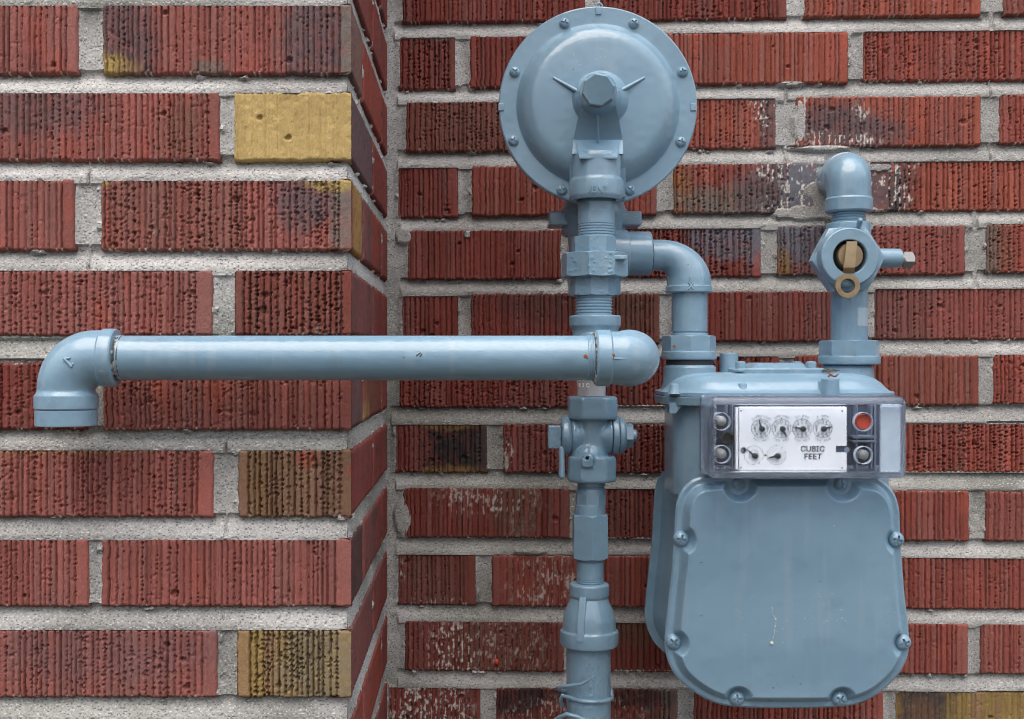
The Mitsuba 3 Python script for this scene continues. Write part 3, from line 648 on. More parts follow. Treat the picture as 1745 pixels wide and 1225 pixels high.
# left elbow, turning down
xl = P(113, 0, YP)[0]
rb2 = 54 * kp
c2 = np.array([xl + rb2, YP, zp])
pts = [np.array([P(u, 0, YP)[0], YP, zp]) for u in (200, 199.2, 197, 178, 174.5)]
pts += arc(c2, -X_, -Z_, rb2, 18) + [np.array([xl, YP, P(0, v, YP)[2]]) for v in (667.5, 672, 675, 695, 697.3, 698)]
rad = np.array([46, 48.5, 50, 50, 47.5] + [47.5 + 1.5 * math.sin(math.pi * i / 17) for i in range(18)] + [48, 51.5, 53, 53, 51, 40]) * kp
add(V + '__elbow', tube(pts, rad, 56), 'paint', smooth=30)
pl = np.array([xl, YP, 0])
def pz(v): return CAMZ - (v - CV) * kp
hollow = axis_lathe(pl, Z_, [(pz(694), 46 * kp), (pz(699), 51 * kp), (pz(699.5), 51.6 * kp), (pz(724), 51.6 * kp), (pz(725), 50.8 * kp), (pz(725), 46 * kp), (pz(700), 45 * kp)], 56)
add(V + '__end_nipple', hollow, 'paint', smooth=30)
add(V + '__casting_mark', cat(bar(P(110, 612, YP - 49.5 * kp), P(121, 624, YP - 49 * kp), .0012, .0012), bar(P(114, 611, YP - 49.5 * kp), P(118, 610, YP - 49 * kp), .0009, .0009), bar(P(121, 624, YP - 49 * kp), P(124, 620, YP - 49 * kp), .0009, .0009)), 'paint')
for (u, v, r) in ((998, 607, 3.6), (1001, 610, 1.6)):
    add(V + '__rust_spot', axis_lathe(P(u, v, YP - 38.2 * kp), (0, -1, 0), [(0, r * kp), (.0004, r * .8 * kp), (.0006, 0)], 9), 'rust')
for (a, b) in (((710, 606), (716, 601)), ((716, 607), (719, 603))):
    add(V + '__scratch', to_tm(bar(P(*a, YP - 38 * kp), P(*b, YP - 37.8 * kp), .0005, .0004)), 'dark_steel')
label(V, 'light blue-grey vent pipe that crosses the wall level and ends in a downturned elbow', 'pipe')

# ------------------------------------------------------------------ riser: inlet pipe from below
I = 'riser_pipe'
YI = 1.14
add(I + '__pipe', vlathe(1003, YI, [(1092, 37), (1096, 37.6)] + [(v, 37.8) for v in np.linspace(1100, 1500, 8)] + [(2330, 37.8)], 56), 'paint_cast', smooth=30)
bell = vlathe(1004, YI, [(993, 30), (995, 33), (997, 34), (1012, 34), (1015, 33), (1018, 31.5), (1024, 34), (1035, 39), (1046, 43), (1056, 44.8), (1066, 45.2), (1071, 46), (1074, 49), (1078, 49.8), (1094, 49.8), (1098, 48.5), (1099, 40)], 56)
fins = None
for ang in (112, 292):
    a = math.radians(ang)
    d = np.array([math.cos(a), -math.sin(a), 0])
    pts = []
    for (v, ra, rb_) in ((1012, 30, 37), (1050, 38, 48.5), (1082, 42, 51.5)):
        for s in (-1, 1):
            for r in (ra, rb_): pts.append(P(1004, v, YI) + d * r * k(YI) + np.array([-d[1], d[0], 0]) * s * 5.5 * k(YI))
    h = m3.Manifold.hull_points(np.array(pts))
    fins = h if fins is None else fins + h
add(I + '__reducing_coupling', to_tm(union(bell, fins)), 'paint', smooth=32)
add(I + '__nipple', vlathe(1005.5, YI, threads(947, 957, 22.8, 4) + [(957, 22.9), (985, 22.9)] + threads(985, 999, 23.2, 4)), 'paint', smooth=30)
hexc = union(vlathe(1005.5, YI, bevel(858, 884, 26, 2)), vnut(1005.5, YI, 876, 951, 33, 6, .52))
add(I + '__hex_coupling', to_tm(hexc), 'paint', smooth=24)
add(I + '__sealant_ring', vlathe(1005.5, YI, [(860, 22), (861, 25), (863.5, 25), (865, 22)]), 'rust', smooth=30)
un2 = union(vlathe(1007, YI, [(826, 16), (828, 21), (832, 24), (838, 25), (842, 25)], 48), vnut(1006.5, YI, 840, 861, 26.5, 8, .35))
add(I + '__bushing', to_tm(un2), 'paint', smooth=24)
add(I + '__short_nipple', vlathe(1007.5, YI, [(812, 24), (828, 24)]), 'paint')
up = vlathe(1009, YI, [(480, 22), (640, 23.5)] + [(672, 23.5)] + threads(672, 680, 23.8, 4))
add(I + '__upper_nipple', up, 'paint', smooth=30)
def wrap(u, v0, v1, Y, r, a0, a1, n=14, t=.0006):
    th = np.radians(np.linspace(a0, a1, n))
    c = P(u, v0, Y)
    r_ = r * k(Y)
    rows = []
    for rr in (r_, r_ + t):
        for v in (v0, v1):
            z = P(u, v, Y)[2]
            rows.append(np.stack([c[0] + rr * np.sin(th), Y - rr * np.cos(th), np.full(n, z)], 1))
    return rings_mesh(np.stack([rows[0], rows[1], rows[3], rows[2]], 1))
add(I + '__tag', wrap(1009, 640, 674, YI, 23.7, -95, 55), 'tag_white', smooth=30)
tx = []
for row, (txt, v) in enumerate((('LINE', 645), ('VIC', 656))):
    for i, chx in enumerate(txt):
        a = -62 + i * 20
        m = flat_text(chx, 6.5 * k(YI), .0003, True)
        m.apply_transform(FACE)
        m.apply_translation((0, -24.9 * k(YI), 0))
        m.apply_transform(trimesh.transformations.rotation_matrix(math.radians(a), (0, 0, 1)))
        c = P(1009, v, YI)
        m.apply_translation(c)
        tx.append(m)
add(I + '__tag_lettering', cat(*tx), 'dial_white', smooth=False)
label(I, 'upright supply pipe with a bell reducer and hexagonal coupling below the left valve', 'pipe')

# tie wire round the riser
W = 'tie_wire'
c = P(1003, 0, YI); rw = 39.6 * k(YI)
def wp(a, v, r=rw): return np.array([c[0] + r * math.sin(math.radians(a)), YI - r * math.cos(math.radians(a)), P(0, v, YI)[2]])
loop = [wp(a, 1183 + 3 * math.sin(math.radians(a + 40)) - a * 0.012, rw) for a in np.linspace(-80, 268, 60)]
tail = [P(958, 1202, YI - .004), P(955, 1194, YI - .012), P(958, 1185, YI - .022)] + [wp(a, 1183 + (a + 60) * 0.03, rw * 1.0) for a in np.linspace(-58, 90, 24)] + [wp(a, 1176 + 0.02 * (a - 90), rw) for a in np.linspace(100, 268, 24)] + [P(950, 1173, YI - .008), P(957, 1170, YI - .020), P(975, 1168, YI - .0258), P(992, 1165, YI - .030), P(1003, 1159, YI - .032), P(1012, 1152, YI - .034)]
add(W, tube(np.array(tail), np.concatenate([np.full(len(tail) - 6, 3.5), [3.5, 3.5, 3.3, 2.8, 2.0, 1.5]]) * k(YI), 12), 'paint', smooth=40)
label(W, 'grey wire twisted once round the supply pipe near the bottom of the photo', 'wire')
add('tie_wire_001', tube(np.array([P(940, 1232, YI - .01), P(952, 1223, YI - .016), P(966, 1217, YI - .024), P(985, 1222, YI - .024), P(1003, 1230, YI - .022)]), 3.8 * k(YI), 10), 'paint', smooth=40)
label('tie_wire_001', 'lower loose wire end left of the supply pipe at the bottom edge', 'wire')

# ------------------------------------------------------------------ plug valve on the riser
S = 'plug_valve'
def octblock(u, v0, v1, Y, half, flat, b=2.5):
    """Square block with broken corners: half width and half width of the front face, pixels."""
    h, f, q = half * k(Y), flat * k(Y), b * k(Y)
    out = []
    for z, s in ((v0, q), (v0 + b, 0), (v1 - b, 0), (v1, q)):
        c = P(u, z, Y)
        hh, ff = h - s, f - s * .4
        out.append([c + np.array(p + (0,)) for p in ((-hh, -ff), (-ff, -hh), (ff, -hh), (hh, -ff), (hh, ff), (ff, hh), (-ff, hh), (-hh, ff))])
    return rings_mesh(out)
YS = 1.14
pc_ = P(1006, 742, YS)
ks = k(YS)
barrel = axis_lathe(pc_, X_, [(-34 * ks, 30 * ks), (-30 * ks, 31 * ks), (-24 * ks, 31 * ks), (-12 * ks, 25 * ks), (8 * ks, 24 * ks), (24 * ks, 28 * ks), (30 * ks, 30 * ks), (34 * ks, 31 * ks), (36 * ks, 31 * ks)], 48)
boss = union(m3.Manifold.sphere(27 * ks, 48).scale((1.1, 1.05, 1.0)).translate(tuple(P(1003, 780, YS - .0065))), axis_lathe(P(1001, 781, YS - .012), (0, -1, 0), [(0, 11 * ks), (.0125, 10.5 * ks), (.0135, 9.5 * ks), (.0137, 0)], 32), pbox(991, 1011, 781, 797, YS - .0255, YS - .005, .001))
block = union(octblock(1009.5, 675, 714, YS, 41, 21), octblock(1007.5, 776, 820, YS, 40.5, 21.5), vlathe(1008, YS, [(705, 29), (790, 28)], 48), barrel, boss)
block = block - to_mf(axis_lathe(P(1001, 781, YS - .025), Y_, [(-.004, 2.6 * ks), (.012, 2.6 * ks)], 16))
block = to_tm(block.refine_to_length(.0016))
block = relax(trimesh.Trimesh(block.vertices, block.faces, process=True), 7)
add(S + '__body', block, 'paint', smooth=True)
ring = axis_lathe(pc_, X_, [(-50 * ks, 25 * ks), (-49 * ks, 31 * ks), (-46 * ks, 33 * ks), (-38 * ks, 33 * ks), (-34 * ks, 30 * ks), (-33 * ks, 20 * ks)], 48)
add(S + '__lock_wing', to_tm(union(ring, bar(P(957, 765, YS - .012), P(957.5, 811, YS - .014), 4.8 * ks, 5.4 * ks))), 'paint', smooth=34)
add(S + '__wing_slot', pbox(966.5, 969.5, 736, 748, YS - .0172, YS - .012, .0004), 'dark_hole')
tag = pbox(934, 957, 725, 765, YS - .010, YS - .003, .0015)
tg = S + '__name_tag'
add(tg, to_tm(tag), 'paint_cast')
for i, chx in enumerate('EOA'):
    add(tg + '__letter', face_at(flat_text(chx, 14 * ks, .0009), 944, 733 + 12 * i, YS - .0098, roll=-90), 'paint', smooth=False)
add(S + '__washer', axis_lathe(pc_, X_, [(36 * ks, 20 * ks), (36.5 * ks, 31.5 * ks), (38 * ks, 32.5 * ks), (45 * ks, 32.5 * ks), (47 * ks, 31 * ks), (47.5 * ks, 24 * ks)], 48), 'paint', smooth=30)
add(S + '__washer', axis_lathe(pc_, X_, [(47.5 * ks, 20 * ks), (48 * ks, 30.5 * ks), (49.5 * ks, 31.5 * ks), (55 * ks, 30.5 * ks), (59 * ks, 26 * ks), (60 * ks, 20 * ks)], 48), 'paint', smooth=30)
add(S + '__nut', to_tm(nut(pc_ + X_ * 58 * ks, X_, 14 * ks, 21 * ks, 6, .25)), 'paint', smooth=22)
add(S + '__stud', axis_lathe(pc_, X_, [(60 * ks, 10.5 * ks), (76 * ks, 10.5 * ks), (79 * ks, 8.5 * ks), (80 * ks, 0)], 24), 'paint')
label(S, 'plug valve with a side nut and name tag, below the level pipe', 'valve')

# ------------------------------------------------------------------ elbow pipe from the regulator to the meter
E = 'link_pipe'
YE = 1.14
ke = k(YE)
add(E + '__thread', axis_lathe(P(1100, 435, YE), X_, [(0, 24 * ke), (6 * ke, 26 * ke), (8 * ke, 24 * ke), (12 * ke, 26 * ke), (16 * ke, 24 * ke)], 40), 'sealant', smooth=30)
ce = P(1125, 435, YE)
Rb = 49 * ke
pts = [P(1110, 435, YE), P(1111, 435, YE), P(1117, 435, YE)] + arc(ce, X_, -Z_, Rb, 18) + [P(1174, v, YE) for v in (489, 470 + 3, 475, 478, 496, 498.5, 499)][1:]
rad = np.array([25, 26.5, 26.5] + [26.5 + 11 * sst(0, 1, np.array(i / 17)) for i in range(18)] + [37.8, 38, 39.6, 39.6, 38, 30]) * ke
pts = [p for p in pts]
# keep the path running downwards only
z_end = pts[20][2]
pts[21:] = [np.array([pts[20][0], YE, P(0, v, YE)[2]]) for v in (486, 487.5, 489, 497.5, 499.3, 499.5)]
add(E + '__elbow', tube(pts, rad, 48), 'paint', smooth=30)
add(E + '__casting_mark', cat(bar(P(1177, 472, YE - 37.5 * ke), P(1177, 481, YE - 38.6 * ke), .0009, .0009), bar(P(1174, 481, YE - 38.5 * ke), P(1181, 492, YE - 40 * ke), .0008, .0008), bar(P(1181, 482, YE - 38.5 * ke), P(1174, 492, YE - 40 * ke), .0008, .0008)), 'paint')
add(E + '__nipple', vlathe(1175, YE, [(496, 30)] + [(500, 30.2), (565, 30.2)] + [(566, 28), (567, 28), (568, 31), (572, 32), (576, 31)]), 'paint', smooth=30)
def swivel(key, u, v0, v1, r, rf):
    h = union(vnut(u, 1.14, v0, v1 - 6, r, 8, .10), vlathe(u, 1.14, bevel(v1 - 15, v1, rf, 3)))
    add(key, to_tm(h), 'paint', smooth=26)
swivel(E + '__swivel_nut', 1174, 572, 613, 45.5, 46.5)
label(E, 'short bent pipe that joins the regulator to the left nut of the meter', 'pipe')

# ------------------------------------------------------------------ outlet pipe on the right, into the wall
O = 'outlet_pipe'
YO = 1.14
ko = k(YO)
uo = 1446.5
co = np.array([P(uo, 0, YO)[0], YO, P(0, 312, YO)[2]])
pts = [P(uo, v, YO) for v in (362.5, 361.5, 359.5, 340, 337)] + [co]
Rb = 16 * ko
wd = np.array([.17, 1, .10]); wd /= np.linalg.norm(wd)
pts += arc(co, Z_, wd, Rb, 16)[1:] + [co + Z_ * Rb + wd * (Rb + .012), co + Z_ * Rb + wd * (Rb + .013), co + Z_ * Rb + wd * (Rb + .028)]
zmid = co + Z_ * Rb
rad = np.array([34, 38, 39.5, 39.5, 37] + [36.5] * 16 + [36.5, 39, 39]) * ko
add(O + '__elbow', tube(pts, rad, 48), 'paint', smooth=30)
add(O + '__wall_pipe', tube([zmid + wd * .03, zmid + wd * .17], 28 * ko), 'paint', smooth=30)
add(O + '__nipple', vlathe(1446, YO, [(355, 27)] + threads(362, 381, 28.5, 5, 1.6)), 'paint', smooth=30)
add(O + '__pipe', vlathe(1447, YO, [(462, 30.5), (590, 30.5)], 56), 'paint', smooth=30)
add(O + '__sticker', wrap(1447, 525, 556, YO, 30.8, 8, 62, 12, .0003), 'sticker', smooth=30)
swivel(O + '__swivel_nut', 1447, 580, 621, 50.5, 51.5)
label(O, 'upright outlet pipe right of centre that bends back into the brick wall at its top', 'pipe')

def PF(u, v, Yf, Y):
    """The point at depth Y from which a part running straight forward ends at pixel (u, v) at depth Yf."""
    p = P(u, v, Yf); p[1] = Y
    return p
# ------------------------------------------------------------------ valve with the brass key on the outlet pipe
K = 'plug_valve_001'
YK = 1.135
kk = k(YK)
bodyv = union(axis_lathe(PF(1447, 440, YK - .004, YK + .022), (0, -1, 0), [(0, 40 * kk), (.012, 46 * kk), (.026, 47 * kk)], 48), vlathe(1446, YK, bevel(380, 402, 37, 3)), vlathe(1446, YK, [(395, 34), (485, 33)]))
hexb = nut(PF(1447, 441, YK - .02, YK - .004), (0, -1, 0), .016, 61 * kk, 6, .04)
facer = axis_lathe(PF(1449, 437, YK - .033, YK - .010), (0, -1, 0), [(0, 49 * kk), (.020, 49 * kk), (.0225, 47.5 * kk), (.023, 46 * kk), (.023, 29.5 * kk), (.022, 28 * kk), (.0, 28 * kk)], 64)
add(K + '__body', to_tm(union(bodyv, hexb) - to_mf(axis_lathe(PF(1449, 437, YK - .033, YK - .012), (0, -1, 0), [(0, 28 * kk), (.05, 28 * kk)], 48))), 'paint', smooth=28)
add(K + '__face_ring', facer, 'paint', smooth=28)
add(K + '__recess', axis_lathe(PF(1449, 437, YK - .033, YK - .012), (0, -1, 0), [(0, 28.5 * kk), (.008, 28.5 * kk), (.0085, 0)], 40), 'dark_hole')
add(K + '__plug', axis_lathe(PF(1449.5, 435.5, YK - .031, YK - .012), (0, -1, 0), [(0, 21.5 * kk), (.018, 21.5 * kk), (.0195, 20 * kk), (.020, 0)], 40), 'brass', smooth=28)
kb = slab([(411, 1443, 1461, YK - .036, YK - .026), (440, 1440, 1458.5, YK - .0375, YK - .026), (456, 1437, 1457, YK - .0375, YK - .026), (470, 1436.5, 1455.5, YK - .030, YK - .024)])
key_ = union(kb)
loopr = trimesh.creation.annulus(12 * kk, 20 * kk, .0045, sections=48)
loopr.apply_transform(FACE); loopr.apply_translation(P(1443.5, 487, YK - .0365))
add(K + '__brass_key', cat(key_, loopr), 'brass', smooth=28)
labels[K + '__brass_key'] = {'label': 'brass key bar with a ring at its lower end'}
st = axis_lathe(P(1482, 440, YK - .006), X_, [(0, 23 * kk), (12 * kk, 22 * kk), (15 * kk, 16.5 * kk), (50 * kk, 16 * kk), (52 * kk, 15 * kk), (52.5 * kk, 0)], 40)
add(K + '__side_stem', st, 'paint', smooth=30)
add(K + '__square_bolt', cat(axis_lathe(P(1530, 442, YK - .006), X_, [(0, 9.5 * kk), (8 * kk, 9.5 * kk)], 24), nut(P(1538, 443, YK - .006), X_, 18 * kk, 14 * kk, 4, .25)), 'steel', smooth=22)
add(K + '__stop_pin', to_tm(bar(P(1461, 392, YK - .020), P(1466, 376, YK - .030), 4.2 * kk, 4.6 * kk)), 'paint')
label(K, 'upper right gas valve with a dark round recess and a brass key', 'valve')

# ------------------------------------------------------------------ gas meter
G = 'gas_meter'
YF = 1.066                                           # rim plane of the front plate
out = [(1262, 806), (1196, 813), (1174, 823), (1160, 840), (1152.5, 864), (1150, 900), (1146.5, 960), (1140, 1020), (1134.5, 1075), (1133.5, 1102), (1140, 1130), (1155, 1156), (1182, 1179), (1216, 1197), (1255, 1205), (1340, 1207), (1430, 1205),
       (1470, 1197), (1502, 1179), (1530, 1152), (1545, 1126), (1550, 1100), (1549, 1072), (1543, 1020), (1538, 960), (1534.5, 900), (1532.5, 866), (1524, 840), (1508, 822), (1486, 812), (1430, 806), (1345, 805)]
OUT = resample(out, 420)
SCREWS = [(1160, 918), (1147, 1093), (1255, 1189), (1430, 1190), (1539, 1094), (1527, 919), (1258, 824), (1432, 824)]
inner = Polygon(OUT).buffer(-11)
for (u, v) in SCREWS:
    inner = inner.difference(Point(u, v).buffer(13 if v != 824 else 18))
inner = inner.buffer(-5).buffer(5).buffer(7).buffer(-7)
cu_, cv_ = 1342.0, 1005.0
ts = np.concatenate([[0.0], np.linspace(0.12, 0.70, 14), np.linspace(0.72, 0.97, 66), [0.985, 0.992, 1.0]])
pts = np.array([cu_, cv_]) + ts[1:, None, None] * (OUT[None] - np.array([cu_, cv_]))
flatp = pts.reshape(-1, 2)
sg = shapely.distance(shapely.points(flatp), inner.boundary) * np.where(shapely.contains_xy(inner, flatp[:, 0], flatp[:, 1]), 1, -1)
kf = k(YF)
h = 19 * sst(-1.0, 13, sg) + 2.0 * sst(18, 120, sg)
edge = np.repeat(ts[1:], len(OUT))
h = h - 2.6 * sst(0.984, 1.0, edge) + 1.0 * np.exp(-((edge - 0.978) / .006) ** 2)
def plate(h, sgn, Y, scale=1.0):
    v3 = np.stack([(flatp[:, 0] - CU) * kf, np.full(len(flatp), Y), CAMZ - (flatp[:, 1] - CV) * kf], 1)
    v3[:, 1] -= sgn * h * kf
    m, n = len(ts) - 1, len(OUT)
    rings = v3.reshape(m, n, 3)[::-1]
    lip = rings[0].copy(); lip[:, 1] = Y + sgn * 0.0045
    rings = np.concatenate([[lip], rings])
    return rings_mesh(rings)
fp = plate(h, 1, YF)
if False: fp.invert()
add(G + '__front_plate', fp, 'paint', smooth=30)
YBK = 1.196
add(G + '__back_plate', plate(h, -1, YBK), 'paint', smooth=30)
for i, (u, v) in enumerate(SCREWS):
    screw(G, u, v, YF - .0004, 13 if v != 824 else 11, 10 + 37 * i)
# middle body between the plates and the valve chest above it
ins = np.array(Polygon(OUT).buffer(-15).exterior.coords)[:-1]
ins = resample(ins[::max(1, len(ins) // 80)], 160)
X0 = (ins[:, 0] - CU) * kf
Z0 = CAMZ - (ins[:, 1] - CV) * kf
def mid(y, s):
    cx, cz = X0.mean(), Z0.mean()
    return np.stack([cx + (X0 - cx) * s, np.full(len(X0), y), cz + (Z0 - cz) * s], 1)
add(G + '__body', rings_mesh([mid(YF + .002, 1), mid(YF + .010, 1.0), mid(YF + .022, .97), mid(YF + .05, .95), mid(YF + .085, .95), mid(YF + .112, .97), mid(YF + .124, 1), mid(YBK - .002, 1)]), 'paint', smooth=40)
YM = 1.13
def plan(xa, xb, ya, yb, r, inset=0.0, n=12):
    xa, xb, ya, yb, r = xa + inset, xb - inset, ya + inset, yb - inset, max(r - inset * .6, .004)
    out = []
    for (cx, cy, a0) in ((xb - r, yb - r, 0), (xa + r, yb - r, 90), (xa + r, ya + r, 180), (xb - r, ya + r, 270)):
        for a in np.radians(np.linspace(a0, a0 + 90, n)): out.append((cx + r * math.cos(a), cy + r * math.sin(a)))
    return np.array(out)
def loft(rows, xa, xb, ya, yb, r):
    return rings_mesh([np.column_stack([plan(xa, xb, ya, yb, r, i), np.full(48, z)]) for z, i in rows])
xa, xb = P(1139, 0, YM)[0], P(1499, 0, YM)[0]
add(G + '__valve_chest', loft([(P(0, 845, YM)[2], .004), (P(0, 835, YM)[2], 0), (P(0, 676, YM)[2], 0), (P(0, 672, YM)[2], -.003)], xa, xb, 1.074, 1.186, .036), 'paint', smooth=30)
xa, xb = P(1124, 0, 1.12)[0], P(1512, 0, 1.12)[0]
z = lambda v: P(0, v, 1.10)[2]
add(G + '__flange', loft([(z(690), .004), (z(688.5), .001), (z(676), 0), (z(675), .001), (z(674), .003)], xa, xb, 1.064, 1.194, .042), 'paint', smooth=30)
add(G + '__top_cover', loft([(z(675), .002), (z(674), .0004), (z(668), .0004), (z(666.5), .0015), (z(666), .004), (z(660), .0075), (z(652), .011), (z(645), .016), (z(640), .023), (z(637), .032), (z(635.5), .044), (z(635), .056)], xa, xb, 1.064, 1.194, .042), 'paint', smooth=34)
# bracing web under the flange at the left corner
add(G + '__web', to_tm(slab([(686, 1141, 1166, 1.082, 1.09), (704, 1141, 1152, 1.082, 1.09)])), 'paint')
cover = loft([(P(0, 637, 1.13)[2], .0), (P(0, 629, 1.13)[2], 0), (P(0, 626.5, 1.13)[2], .0015)], P(1247, 0, 1.13)[0], P(1394, 0, 1.13)[0], 1.10, 1.165, .01)
add(G + '__inspection_plate', cover, 'paint', smooth=30)
pad = loft([(P(0, 628, 1.13)[2], 0), (P(0, 619, 1.13)[2], .006), (P(0, 618, 1.13)[2], .008)], P(1270, 0, 1.13)[0], P(1372, 0, 1.13)[0], 1.105, 1.16, .008)
add(G + '__inspection_plate_lid', pad, 'paint', smooth=30)
for u, Y in ((1262, 1.108), (1382, 1.108), (1358, 1.158)):
    add(G + '__cover_bolt', vlathe(u, Y, [(615, 0), (615.5, 6), (617, 8.5), (620, 9), (628, 9), (630, 14), (633, 14)], 24), 'paint')
for u, v, Y in ((1149, 657, 1.082), (1265, 656, 1.075)):
    add(G + '__cover_bolt', vlathe(u, Y, [(v - 4, 0), (v - 3.5, 5), (v - 2, 7.5), (v + 2, 8.5), (v + 6, 9), (v + 14, 12)], 24), 'paint')
add(G + '__cover_swell', to_tm(m3.Manifold.sphere(1, 40).scale((24 * k(1.09), .028, 16 * k(1.09))).translate(tuple(P(1262, 662, 1.10)))), 'paint', smooth=True)
add(G + '__stub', vlathe(1242, 1.155, bevel(601, 640, 15.5, 2), 32), 'paint')
add(G + '__seal_lug', to_tm(union(vlathe(1414.5, 1.066, bevel(645, 676, 15.5, 1.5), 32), pbox(1399, 1430, 650, 676, 1.066, 1.09, .001))), 'paint', smooth=30)
for u, r, v0 in ((1175, 44, 626), (1444, 43, 627)):
    add(G + '__neck', vlathe(u, 1.14, [(v0 - 18, 38), (v0 - 12, 38), (v0 - 12, 34), (v0 - 6, 34), (v0 - 4, r - 3), (v0, r), (650, r + 1), (668, r + 6)], 48), 'paint', smooth=30)
    add(G + '__gasket', vlathe(u, 1.14, [(v0 - 15, 30), (v0 - 14, 39.5), (v0 - 4, 39.5), (v0 - 3, 30)], 40), 'dark_hole')
label(G, 'blue-grey gas meter with a clear index box and a rounded front plate', 'gas meter')

# index box
N = G + '__index_box'
YX = 1.018
a, b = P(1209.5, 675, YX), P(1547, 816, YX)
cx, cz = (a[0] + b[0]) / 2, (a[2] + b[2]) / 2
W_, H_ = b[0] - a[0], a[2] - b[2]
outer = box((cx, 1.041, cz), (W_, .046, H_), .006)
innr = box((cx, 1.0455, cz), (W_ - .0080, .0500, H_ - .0080), .004)
frame = outer - box((cx - .0004, 1.041, cz - .0006), (W_ - .0080, .2, H_ - .0120), .002) - m3.Manifold.cube((1, .1, 1), True).translate((cx, 1.0591 + .05, cz))
add(N + '__cover_rim', to_tm(frame), 'frosted_plastic', smooth=25)
add(N + '__clear_cover', to_tm(box((cx - .0004, 1.0225, cz - .0006), (W_ - .0085, .0022, H_ - .0125), .0007)), 'clear_plastic', smooth=25)
tray = box((cx, 1.0655, cz), (W_ - .002, .012, H_ - .002), .003)
add(N, to_tm(tray), 'tray')
add(N + '__cover_flange', to_tm(box((cx, 1.0581, cz), (W_ - .001, .0024, H_ - .001), .001) - box((cx, 1.058, cz), (W_ - .014, .02, H_ - .016), .002)), 'flange_pale')
YD = 1.036                                           # face of the dial plate
def shrink(u, v, Y): return P(u, v, Y)
add(N + '__dial_plate', to_tm(pbox(1259, 1443, 693, 802, YD, YD + .004, .0009) - m3.Manifold.cylinder(.02, 5.6 * k(YD), circular_segments=24).rotate((90, 0, 0)).translate(tuple(P(1262.5, 766, YD + .01))) - pbox(1430, 1450, 761, 772.5, YD - .01, YD + .01, .0004)), 'dial_white', smooth=25)
add(N + '__dial_rail', pbox(1253.5, 1257.5, 694, 800, YD + .001, YD + .006, .0004), 'dial_white')
add(N + '__dial_block', pbox(1262, 1440, 696, 799, YD + .0041, 1.060, .001), 'tray')
for u, v in ((1262, 766), (1442, 766.5)):
    add(N + '__peg', disc_y(u, v, YD + .003, [(0, 5), (2, 5), (3, 4), (3.2, 0)], 24), 'tray_rib')
D = N + '__dial'
def ring_flat(u, v, r0, r1):
    m = trimesh.creation.annulus(r0 * k(YD), r1 * k(YD), .00025, sections=56)
    return face_at(m, u, v, YD - .0002)
def ang_text(txt, u, v, r, a0, step, h, inward=False, bold=False):
    ms = []
    for i, chx in enumerate(txt):
        if chx == ' ': continue
        a = a0 + i * step
        m = flat_text(chx, h * k(YD), .00025, bold)
        q = math.radians(a)
        ms.append(face_at(m, u + r * math.sin(q), v - r * math.cos(q), YD - .0002, roll=(-a if not inward else 180 - a)))
    return ms
dials = [(1296.5, 730, '1,000,000', -1, -15), (1331.5, 730, '100,000', 1, 150), (1366.5, 730, '10,000', -1, -78), (1401.5, 730, '1,000', 1, 77)]
grey, black = [], []
kd = k(YD)
def hand(u, v, ang, r, blob):
    q = math.radians(ang)
    d = np.array([math.sin(q), 0, math.cos(q)])
    c = P(u, v, YD - .0022)
    side = np.array([d[2], 0, -d[0]])
    tip, base = c + d * r * kd, c - d * 4 * kd
    pts = [tip + side * .5 * kd, tip - side * .5 * kd, c + side * 2.2 * kd, c - side * 2.2 * kd]
    pts = [p + Y_ * s for p in pts for s in (0, .0005)]
    return union(m3.Manifold.hull_points(np.array(pts)), axis_lathe(P(u, v, YD), (0, -1, 0), [(0, 2 * kd), (.0015, 2 * kd), (.0015, blob * kd), (.0032, blob * kd), (.0036, blob * .7 * kd), (.0037, 0)], 28))
for (u, v, txt, sgn, ha) in dials:
    grey += [ring_flat(u, v, 15.6, 16.4)]
    for dgt in range(10):
        grey += ang_text(str(dgt), u, v, 12.0, sgn * 36 * dgt, 0, 5.6) if False else [face_at(flat_text(str(dgt), 6.3 * kd, .00025), u + 11.4 * math.sin(math.radians(sgn * 36 * dgt)), v - 11.4 * math.cos(math.radians(sgn * 36 * dgt)), YD - .0002)]
        q = math.radians(36 * dgt)
        grey += [face_at(trimesh.creation.box((.5 * kd, 2 * kd, .00025)), u + 17 * math.sin(q), v - 17 * math.cos(q), YD - .0002, roll=-36 * dgt)]
    st_a = 10.5 if len(txt) > 6 else 11.5
    grey += ang_text(txt, u, v, 21.5, -st_a * (len(txt) - 1) / 2, st_a, 3.6)
    grey += ang_text('PER REV', u, v, 21.0, 180 + 11.5 * 3, -11.5, 3.4, inward=True)
    black += [face_at(trimesh.creation.cylinder(1.1 * kd, .0003, sections=14), u, v - 17, YD - .0002)]
add(D + '_numerals', cat(*grey), 'print_grey', smooth=False)
for (u, v, txt, sgn, ha) in dials:
    add(N + '__dial_hand', to_tm(hand(u + .8, v + .6, ha, 16.5, 4.9)), 'print_black', smooth=30)
low = []
for (u, v, ha) in ((1284.5, 775.5, -50), (1323, 775.5, -106)):
    low += [ring_flat(u, v, 15.9, 16.3)] + ([ring_flat(u, v, 12.2, 12.5)] if u > 1300 else []) + [ring_flat(u, v, 8.0, 8.3)]
    for t in range(10):
        q = math.radians(36 * t)
        low += [face_at(trimesh.creation.box((.45 * kd, 2 * kd, .00025)), u + 16 * math.sin(q), v - 16 * math.cos(q), YD - .0002, roll=-36 * t)]
    add(N + '__dial_hand', to_tm(hand(u + .8, v + .8, ha, 16, 4.9)), 'print_black', smooth=30)
add(N + '__test_dial_rings', cat(*low), 'print_grey', smooth=False)
black += [face_at(trimesh.creation.cylinder(1.9 * kd, .0004, sections=18), 1304, 775.5, YD - .0002)]
